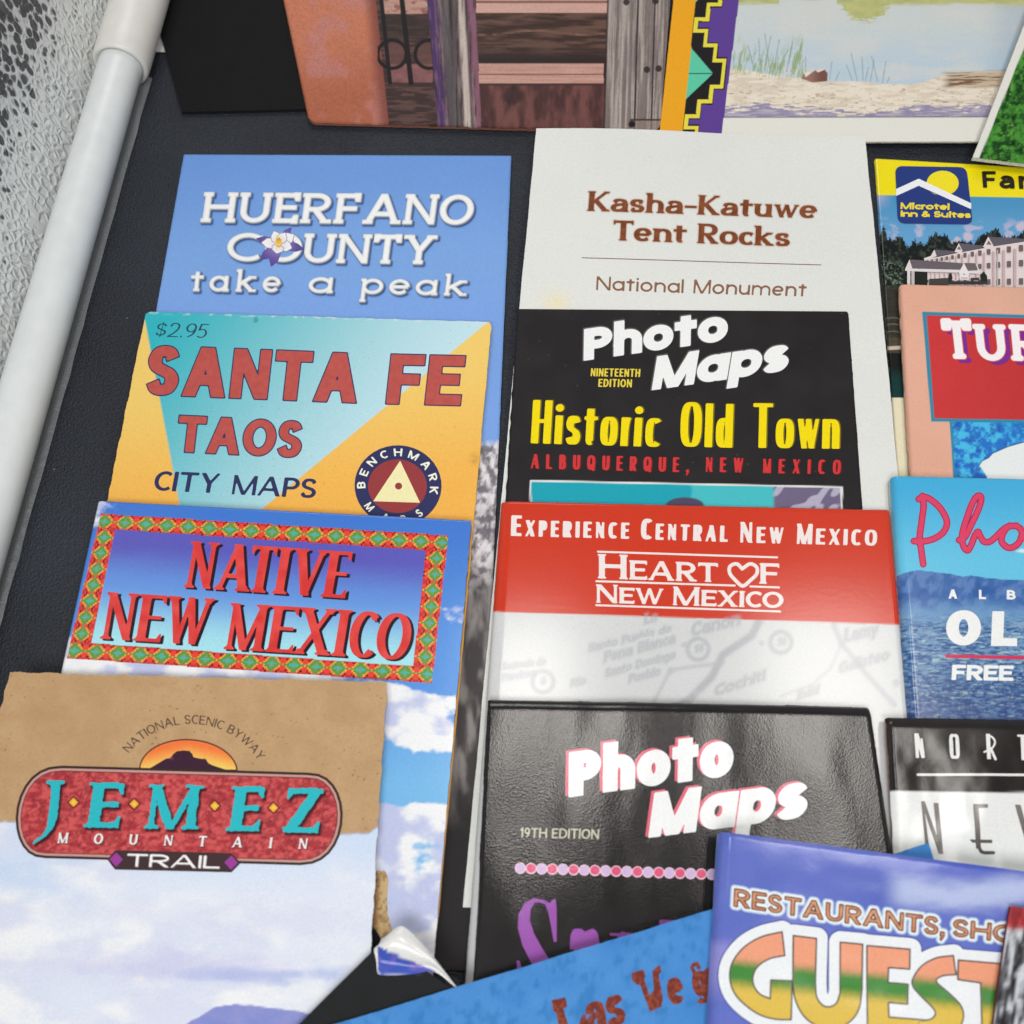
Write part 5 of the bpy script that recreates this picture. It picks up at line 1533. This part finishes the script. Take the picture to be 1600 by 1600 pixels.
b.shape('title_lettering', [(stroke_sd([[z(*p) for p in cat([(838, 1034), (826, 1008), (842, 996), (850, 1010)], 4)]], 6), RUSTP), (wpoly(872, 1016, 900, 996, 930, 1002, 934, 1090, 880, 1100, 870, 1060), RUSTP)], cell=1.0, base=4)

z = zoom(1080, 1090, 3.0769)
def paint_guest(X, Y):
    x = (X - 1080) * 3.0769; y = (Y - 1090) * 3.0769
    c = mix(C(86, 104, 186), C(108, 120, 200), fbm(X / 60, Y / 50, 3, 2))
    c = mix(c, C(150, 148, 218), .75 * sstep(.45, .9, fbm(x / 420, y / 260, 3, 5) + .35 * sstep(1000, 500, y)) * sstep(280, 380, x) * sstep(1050, 800, x))
    w = fbm(x / 90, y / 34, 4, 8)
    cl = sstep(-50, 60, 70 - np.abs(y - (930 - .0 * x) - 20 * np.sin(x / 160)) + 60 * (w - .5)) * sstep(900, 1040, x)
    c = mix(c, C(196, 206, 236), .8 * cl)
    c = mix(c, C(64, 82, 190), sstep(880, 1600, x) * sstep(880, 800, y) * .8)
    c = mix(c, C(158, 150, 214), .7 * sstep(1140, 1210, y) * sstep(330, 140, x) * sstep(1500, 1300, y))
    return c
b = Sheet('booklet', 'glossy violet blue guide booklet with RESTAURANTS lettering and big GUEST in three colours', 'booklet', None, None,
          corners=[(1124, 1299), (1790, 1386), (1850, 1800), (1095, 1800)], zt=.0150, zb=.0150, thick=.0032, paint=paint_guest, mat='gloss',
          us=((1, .0007),), vs=((1, .0007),), fold=(.0004, .0026, 0, 0), edge=(140, 196, 205), rc=.0008,
          bulge=lambda U, V: .0006 * np.sin(V * 9 + 1) * .4 + .0005 * (fbm(U * 5, V * 5, 3, 7) - .5))
lith = ST_(.225, .18, track=.13, rough=.03, sc=None, space=.4, rnd=.01)
ORA = lambda d, x, y, X, Y: mix(mix(C(226, 166, 126), C(200, 128, 92), vnoise(X / 9, Y / 6, 3)), C(96, 50, 40), sstep(-1.6, -.3, d))
RL = [dict(out=5.6, soft=2.5, col=C(206, 226, 236)), dict(out=3.6, col=C(236, 238, 240)), dict(out=.9, col=C(70, 40, 36)), dict(out=0, col=ORA)]
b.text('heading_lettering', 'RESTAURANTS,', lith, z(204, 1003), z(1218, 1146), z(208, 918), RL, curve=lambda t: -.05 * np.sin(np.pi * t))
b.text('heading_lettering', 'SHOPPING', lith, z(1258, 1146), z(1980, 1230), z(1262, 1064), RL, base=4)
# the big word
def gcol(d, X, Y):
    y = (Y - 1090) * 3.0769 - .095 * ((X - 1080) * 3.0769 - 190)
    n = 14 * (fbm(X / 5, Y / 5, 3, 4) - .5)
    c = mix(C(238, 160, 126), C(70, 138, 62), sstep(1235, 1300, y + n)); c = mix(c, C(224, 190, 84), sstep(1335, 1415, y + n))
    return mix(c, C(112, 96, 92), sstep(-1.9, -.5, d))
def bez(*v): return [z(*p) for p in cat([(v[i], v[i + 1]) for i in range(0, len(v), 2)], 6)]
G_ = [z(438, 1126), z(452, 1240)] + bez(452, 1240, 380, 1255, 322, 1292, 298, 1340, 302, 1385, 330, 1425, 380, 1448) + [z(384, 1358), z(486, 1362), z(480, 1548)] + bez(480, 1548, 400, 1545, 320, 1520, 240, 1460, 198, 1400, 186, 1330, 205, 1262, 260, 1196, 340, 1150, 438, 1126)
U_ = [z(492, 1144), z(604, 1158), z(598, 1370)] + bez(598, 1370, 604, 1440, 634, 1480, 670, 1486, 700, 1466, 716, 1420) + [z(718, 1176), z(826, 1186), z(822, 1400)] + bez(822, 1400, 808, 1490, 770, 1550, 700, 1590, 610, 1580, 540, 1530, 500, 1450, 490, 1370)
E_ = zpts(z, 846, 1192, 1054, 1210, 1052, 1306, 950, 1298, 948, 1370, 1044, 1378, 1040, 1474, 948, 1466, 950, 1536, 1150, 1552, 1140, 1640, 846, 1620)
Sg = bez(1262, 1240, 1180, 1252, 1110, 1290, 1068, 1350, 1068, 1390, 1110, 1440, 1160, 1490, 1174, 1520, 1150, 1546, 1090, 1556) + bez(1080, 1640, 1180, 1650, 1270, 1610, 1308, 1540, 1296, 1480, 1240, 1420, 1184, 1372, 1186, 1350, 1220, 1336, 1276, 1332)
T_ = zpts(z, 1286, 1262, 1620, 1290, 1620, 1386, 1512, 1380, 1514, 1640, 1398, 1640, 1394, 1372, 1284, 1356)
halo = lambda d, X, Y: mix(C(232, 236, 238), C(120, 140, 190), sstep(16.5, 17.6, d))
lets = [G_, U_, E_, Sg, T_]
fills = [zpts(z, 320, 1300, 440, 1240, 484, 1362, 384, 1446, 310, 1400), zpts(z, 1180, 1345, 1286, 1262, 1300, 1360, 1394, 1372, 1398, 1560, 1300, 1500, 1240, 1420)]
union = (lambda X, Y: np.min([poly_sd(X, Y, p) for p in lets], 0), (z(186, 0)[0] - 24, z(0, 1120)[1] - 24, 1612, 1632))
b.shape('title_lettering', [(union, C(52, 66, 150), 19.0), (union, C(236, 238, 240), 17.4)] + [(p, C(236, 238, 240), 2) for p in fills] + [(union, C(66, 52, 54), 1.2)] + [(p, gcol, -.2) for p in lets], cell=1.3)

# red topped card lying on the guide at the right edge of the picture
def paint_card(X, Y):
    x = (X - 1080) * 3.0769; y = (Y - 1090) * 3.0769
    t = (x - (1540 - (y - 1010) * .14))
    rd = mix(C(186, 62, 64), C(140, 44, 50), sstep(.4, .6, vnoise(t / 9, y / 60, 3)))
    st = mix(C(60, 58, 62), C(206, 208, 214), sstep(.35, .65, fbm(t / 11 + y / 160, y / 260, 4, 6)))
    st = mix(st, C(26, 26, 30), .8 * sstep(.5, .62, fbm(t / 18 + 7, y / 110, 3, 16)))
    return mix(rd, st, sstep(1090, 1130, y + 20 * (vnoise(t / 10, y / 30, 5) - .5)))
Sheet('card', 'card with dark red top and streaky silver grey print lying on the guide booklet', 'card', None, None,
      corners=[(1579, 1416), (1790, 1440), (1800, 1700), (1538, 1690)], zt=.0166, zb=.0166, thick=.0010, paint=paint_card, mat='gloss', us=((1, .0006),), vs=((1, .0006),), edge=(120, 60, 60))
# ================================================================== top row of books
def paint_blackcard(X, Y):
    return mix(C(9, 9, 10), C(14, 14, 15), fbm(X / 30, Y / 30, 3, 3))
Sheet('card_folder', 'plain matte black folder lying under the adobe doorway book', 'folder', None, None,
      corners=[(200, -130), (560, -130), (580, 168), (284, 175)], zt=.0013, zb=.0013, thick=.0010, paint=paint_blackcard, mat='rough_black', us=((1, .002),), vs=((1, .002),), edge=(30, 30, 32))
Sheet('paper_slip', 'thin sliver of white paper sticking out beneath the black folder', 'paper slip', None, None,
      corners=[(236, 10), (330, 10), (330, 82), (243, 81)], zt=.0006, zb=.0006, thick=.0003, paint=lambda X, Y: full(X, C(222, 222, 220)), mat='matte', us=((1, .003),), vs=((1, .003),))

z = zoom(420, 0, 2.5)
def paint_door(X, Y):
    x = (X - 420) * 2.5; y = Y * 2.5
    ad = mix(C(196, 120, 92), C(172, 98, 72), sstep(120, 480, y + x * .2)); ad = mix(ad, C(188, 124, 116), .7 * sstep(.45, .7, fbm(x / 90, y / 90, 3, 4)))
    ad = mix(ad, ad * .86, sstep(.4, .7, fbm(x / 5, y / 5, 3, 8))); ad = mix(ad, C(124, 66, 56), sstep(-60, 0, x - (415 + y * .105)) * .9)
    # dark wooden door behind the grille
    dk = mix(C(58, 42, 40), C(92, 66, 62), sstep(.4, .7, fbm(x / 60, y / 9, 5, 9)))
    c = mix(ad, dk, sstep(-3, 3, x - (418 + y * .105)))
    # window: pale wood bars and dark bands
    def band(y0, y1, col, xa, xb, s=1.0):
        nonlocal c
        m = sstep(-2, 2, y - y0) * sstep(2, -2, y - y1) * (x > xa) * (x < xb) * s
        c = mix(c, col, m)
    pale = mix(C(204, 162, 148), C(170, 122, 108), fbm(x / 120, y / 4, 5, 5))
    brown = mix(C(60, 42, 36), C(102, 74, 64), sstep(.35, .7, fbm(x / 110, y / 12, 5, 6)))
    low = mix(C(72, 44, 42), C(112, 70, 66), sstep(.3, .75, fbm(x / 30, y / 80, 5, 7)))
    c = mix(c, low, sstep(-4, 4, y - 330) * (x > 800) * (x < 1310)); c = mix(c, mix(brown, C(52, 36, 36), sstep(160, 240, y)), sstep(330, 326, y) * (x > 800) * (x < 1322))
    band(-80, 50, pale, 810, 1322); band(4, 12, C(120, 84, 76), 810, 1322); band(12, 50, C(212, 172, 160), 810, 1322, .45)
    band(248, 326, pale, 820, 1308); band(288, 293, C(120, 84, 78), 820, 1308); band(326, 334, C(70, 44, 44), 820, 1308)
    c = mix(c, C(44, 34, 32), .9 * sstep(-16, 10, y - 225) * sstep(248, 240, y) * (x > 815) * (x < 1310))
    c = mix(c, C(150, 110, 90), .6 * sstep(6, 2, np.abs(y - 128 - 8 * np.sin(x / 60))) * (x > 815) * (x < 1310) * vnoise(x / 14, y / 9, 3))
    c = mix(c, C(40, 28, 30), .7 * sstep(1.1, .5, np.hypot((x - 950) / 55, (y - 370) / 40) + .6 * (fbm(x / 20, y / 20, 3, 2) - .5)) * (x > 815))
    band(-80, 54, mix(pale, C(150, 100, 90), sstep(.5, .7, fbm(x / 20, y / 12, 3, 15))), 440, 620, .9)
    band(60, 150, C(50, 42, 38), 436, 625, .6); band(250, 322, mix(C(150, 100, 98), C(110, 70, 72), fbm(x / 30, y / 20, 3, 3)), 468, 640, .9)
    c = mix(c, C(104, 70, 66), .7 * sstep(1, .7, np.hypot((x - 490) / 46, (y - 208) / 54)) * (x > 440) * (x < 640)); c = mix(c, C(104, 70, 66), .7 * sstep(1, .7, np.hypot((x - 614) / 44, (y - 208) / 54)) * (x > 560) * (x < 640))
    # iron grille
    ir = C(26, 20, 22)
    def bar(d, w): 
        nonlocal c
        c = mix(c, ir, sstep(w + 2, w - 2, d) * (x > 425) * (x < 650) * (y < 330))
    bar(np.abs(x - (520 + y * .11)), 10)
    for cx_, sg in ((478, -1), (624, 1)):
        rr = np.hypot((x - cx_ - 4) / 1.0, (y - 212) / .98)
        bar(np.abs(rr - 56) + 1e3 * ((x - (546)) * sg < -2), 7)
    bar(np.abs(x - (440 + y * .105)), 8)
    # weathered post with purple paint
    l = 618 + y * .085; r = 806 + y * .05
    u = (x - l) / (r - l)
    post = mix(C(84, 68, 70), C(150, 132, 126), sstep(.3, .7, fbm(u * 12, y / 160, 4, 21)))
    post = mix(post, C(72, 50, 92), sstep(.30, .14, u + .14 * (fbm(u * 8, y / 30, 3, 2) - .5))); post = mix(post, C(128, 78, 98), .8 * sstep(.80, .9, u + .12 * (fbm(u * 8, y / 24, 3, 12) - .5)))
    post = mix(post, C(84, 78, 80), sstep(.26, .32, u) * sstep(.56, .5, u) * .8); post = mix(post, C(206, 190, 180), sstep(.60, .66, u) * sstep(.80, .74, u) * .75)
    post = mix(post, C(44, 32, 36), .8 * sstep(.54, .72, fbm(u * 22 + y / 160, y / 210, 5, 41))); post = mix(post, C(134, 92, 118), .55 * sstep(.5, .75, fbm(u * 26, y / 60, 4, 51)) * ((u < .25) | (u > .8)))
    c = np.where(((u > 0) & (u < 1))[..., None], post, c)
    # grey planks at the right
    lp = 1325 - y * .03
    up = x - lp
    pl = mix(C(120, 108, 104), C(172, 160, 152), sstep(.30, .70, fbm(up / 7, y / 220, 5, 61)))
    pl = mix(pl, C(88, 76, 76), .6 * sstep(.52, .74, fbm(up / 4, y / 160, 5, 71)))
    for g_ in (118 - y * .0, 184):
        pl = mix(pl, C(44, 34, 34), .95 * sstep(5, 2, np.abs(up - g_)))
    for kx, ky in ((72, 8), (186, 4), (160, 272), (206, 268)):
        pl = mix(pl, C(52, 36, 38), .95 * sstep(15, 11, np.hypot(up - kx, y - ky)))
    pl = mix(pl, C(60, 48, 48), sstep(5, 2, np.abs(y - 468)) * (up > 100)); pl = mix(pl, C(142, 122, 112), (y > 472) * (up > 100) * .5)
    pl = mix(pl, C(30, 22, 24), sstep(18, 10, np.hypot(up - 108, (y - 485))))
    c = np.where((up > 0)[..., None], pl, c)
    c = c * (.86 + .28 * fbm(x / 4, y / 4, 3, 91))[..., None]
    return mix(c, C(40, 24, 26), .8 * sstep(5, 2, np.abs(up)))
Sheet('book', 'book whose cover shows an adobe wall, weathered door and grey planks', 'book', None, None,
      corners=[(405, -180), (1062, -180), (1031, 204), (482, 189)], zt=.0044, zb=.0024, thick=.0018, paint=paint_door, mat='satin',
      us=((1, .00024),), vs=((.42, .002), (1, .00024)), fold=(0, .0012, 0, .001), rc=.0028, edge=(150, 100, 84))

z = zoom(1000, 0, 2.6667)
def paint_pond(X, Y):
    x = (X - 1000) * 2.6667; y = Y * 2.6667
    wat = mix(C(200, 206, 204), C(184, 200, 212), sstep(60, 300, y)); wat = mix(wat, C(206, 207, 203), .7 * sstep(.4, .7, fbm(x / 220, y / 60, 4, 3)))
    wat = mix(wat, C(150, 170, 190), .4 * sstep(1400, 1560, x))
    ref = mix(C(166, 172, 110), C(196, 192, 130), fbm(x / 30, y / 20, 3, 4))
    gm = np.maximum(sstep(1.1, .9, np.hypot((x - 940) / 100, (y + 10) / 100) + .34 * (vnoise(x / 26, y / 5, 3) - .5) + .2 * (vnoise(x / 9, y / 3, 13) - .5)), sstep(14, -6, y + 12 * vnoise(x / 60, y / 6, 2) - 18 * (np.abs(x - 700) > 120)))
    gm = np.maximum(gm, sstep(36, 20, y + 14 * vnoise(x / 80, y / 3, 8)) * (x > 1050) * (x < 1280) * .8); gm = np.maximum(gm, sstep(46, 14, y + 20 * vnoise(x / 80, y / 4, 9)) * (x > 1480))
    c = mix(wat, ref, gm)
    sh = np.interp(x, [370, 430, 520, 600, 700, 800, 900, 1000, 1100, 1160, 1250, 1330, 1500, 1700], [282, 288, 306, 320, 328, 340, 340, 350, 352, 348, 318, 305, 300, 300]) + 5 * (fbm(x / 14, x * 0, 3, 4) - .5)
    sand = mix(C(228, 217, 200), C(212, 198, 178), sstep(.4, .7, fbm(x / 60, y / 10, 4, 6))); sand = mix(sand, C(166, 142, 118), .7 * sstep(.66, .76, fbm(x / 20, y / 6, 4, 13)))
    c = mix(c, sand, sstep(-3, 3, y - sh))
    # driftwood at the right
    drift = mix(C(196, 176, 150), C(120, 92, 72), sstep(.48, .66, fbm(x / 90 + y / 60, y / 6 + x / 160, 4, 9)))
    c = mix(c, drift, sstep(0, 1, np.minimum((x - 1245) / 60, (60 - np.abs(y - 330 + (x - 1400) * .04)) / 26 - .6)) * (x < 1600))
    shd = sstep(-4, 4, y - (456 + 12 * np.sin(x / 110) + 100 * (fbm(x / 44, y / 6, 5, 16) - .5) - 30 * sstep(1330, 1480, x)))
    c = mix(c, mix(C(124, 120, 160), C(176, 164, 184), sstep(.4, .75, fbm(x / 40, y / 5, 4, 26))), shd * .85)
    # grass
    g1 = sstep(.46, .6, fbm(x / 5 + y / 30, y / 40, 3, 33)) * sstep(190, 280, y + 50 * vnoise(x / 16, x * 0, 5) + np.abs(x - 520) * .5 - 30) * sstep(318, 280, y - (x - 380) * .10) * (x < 680)
    c = mix(c, mix(C(120, 150, 96), C(164, 180, 120), vnoise(x / 6, y / 20, 3)), .85 * g1)
    for k, (gx_, gy_, tx, ty) in enumerate(((520, 280, 545, 150), (560, 280, 580, 165), (500, 270, 495, 160), (610, 300, 635, 175), (470, 270, 450, 190), (640, 310, 655, 215), (690, 320, 690, 235), (660, 320, 680, 250),
                                (905, 335, 880, 222), (930, 335, 925, 240), (960, 340, 975, 250), (990, 340, 965, 235), (1010, 345, 1025, 255), (885, 335, 860, 270), (940, 338, 950, 280), (1030, 345, 1040, 320), (790, 330, 800, 255), (815, 335, 830, 300), (575, 290, 615, 210), (540, 285, 520, 140))):
        c = mix(c, C(134, 152, 140), .8 * sstep(2.8, .8, line_d(x, y, (gx_, gy_), (tx, ty))))
    rk = pm(X, Y, zpts(z, 672, 328, 682, 306, 705, 300, 712, 306, 730, 292, 765, 284, 782, 306, 780, 338, 720, 344), 1.5)
    c = mix(c, mix(C(150, 112, 100), C(116, 80, 72), sstep(700, 760, x)), rk); c = mix(c, C(226, 214, 200), pm(X, Y, zpts(z, 684, 304, 705, 298, 712, 306, 690, 322), 1.2)); c = mix(c, C(222, 208, 196), pm(X, Y, zpts(z, 730, 292, 766, 283, 770, 290, 742, 302), 1.2))
    bot = sstep(-.6, .6, side(X, Y, z(340, 491), z(1430, 489)))
    c = mix(c, C(98, 98, 110), sstep(1.5, .4, np.abs(side(X, Y, z(340, 490), z(1430, 488)))) * .9)
    c = mix(c, C(224, 222, 212), bot)
    # left border: orange strip, stepped yellow line, purple field
    e = x - (412 - y * .128)             # right edge of the purple strip
    o1 = x - (232 - y * .098)            # right edge of the orange strip
    pur = C(92, 62, 142)
    c = np.where((e < 0)[..., None], full(X, pur), c)
    hy = np.abs(y - 306 - .0 * x)
    o = o1
    per = 404.0
    yy = (y - 306 + per / 2) % per - per / 2
    st = np.floor((np.abs(yy)) / 62.0)
    w = np.where(st == 0, 152, np.where(st == 1, 112, np.where(st == 2, 66, 22)))
    w0 = w
    def stepd(a, b):
        f = np.floor(np.maximum(np.abs(yy) + b, 0) / 62.0)
        return np.where(f <= 0, 152, np.where(f == 1, 110, np.where(f == 2, 64, 18))) - a
    blk_ = (o < stepd(0, 0)); yl = (o < stepd(0, 0)) & ~(o < stepd(15, 15)); ky = (o < stepd(5, -6) + 9)
    c = np.where(((e < 0) & ky)[..., None], full(X, C(30, 26, 28)), c)
    c = np.where(((e < 0) & blk_)[..., None], full(X, C(30, 26, 28)), c)
    c = np.where(((e < 0) & yl)[..., None], full(X, C(226, 212, 70)), c)
    gd = np.abs(yy) / 1.05 + o
    c = np.where(((e < 0) & (gd < 102))[..., None], full(X, C(92, 196, 160)), c); c = np.where(((e < 0) & (gd < 102) & (np.abs(yy) < 2.4))[..., None], full(X, C(40, 90, 74)), c)
    c = np.where((o < 0)[..., None], full(X, C(232, 162, 30)), c)
    return c
Sheet('book', 'book with orange and purple stepped border beside a pale pond and sandy shore picture', 'book', None, None,
      corners=[(1071, -180), (1690, -180), (1640, 221), (1029, 222)], zt=.0060, zb=.0032, thick=.0007, paint=paint_pond, mat='satin',
      us=((.98, .00024), (1, .001)), vs=((.42, .002), (1, .00022)), edge=(214, 210, 200), jitter=.00005)

z = zoom(1000, 0, 2.6667)
def paint_grass(X, Y):
    n = fbm(X / 7, Y / 7, 5, 5); n2 = fbm(X / 3, Y / 4, 3, 15)
    c = mix(C(22, 66, 26), C(72, 142, 52), sstep(.3, .7, n)); c = mix(c, C(120, 180, 84), .7 * sstep(.6, .8, n2)); c = mix(c, C(10, 30, 14), .7 * sstep(.6, .75, fbm(X / 9 + 4, Y / 9, 4, 25)))
    return mix(C(222, 220, 212), c, sstep(-.6, .6, -side(X, Y, z(1410, 668), z(1612, 170)) * -1))
Sheet('book', 'book with a cream edge and dense green leaves on its cover, at the right edge', 'book', None, None,
      corners=[(1650, -90), (2000, -60), (1960, 300), (1520, 246)], zt=.0100, zb=.0060, thick=.0014, paint=paint_grass, mat='satin',
      us=((.35, .0003), (1, .003)), vs=((1, .0004),), edge=(222, 220, 208), jitter=.00005)
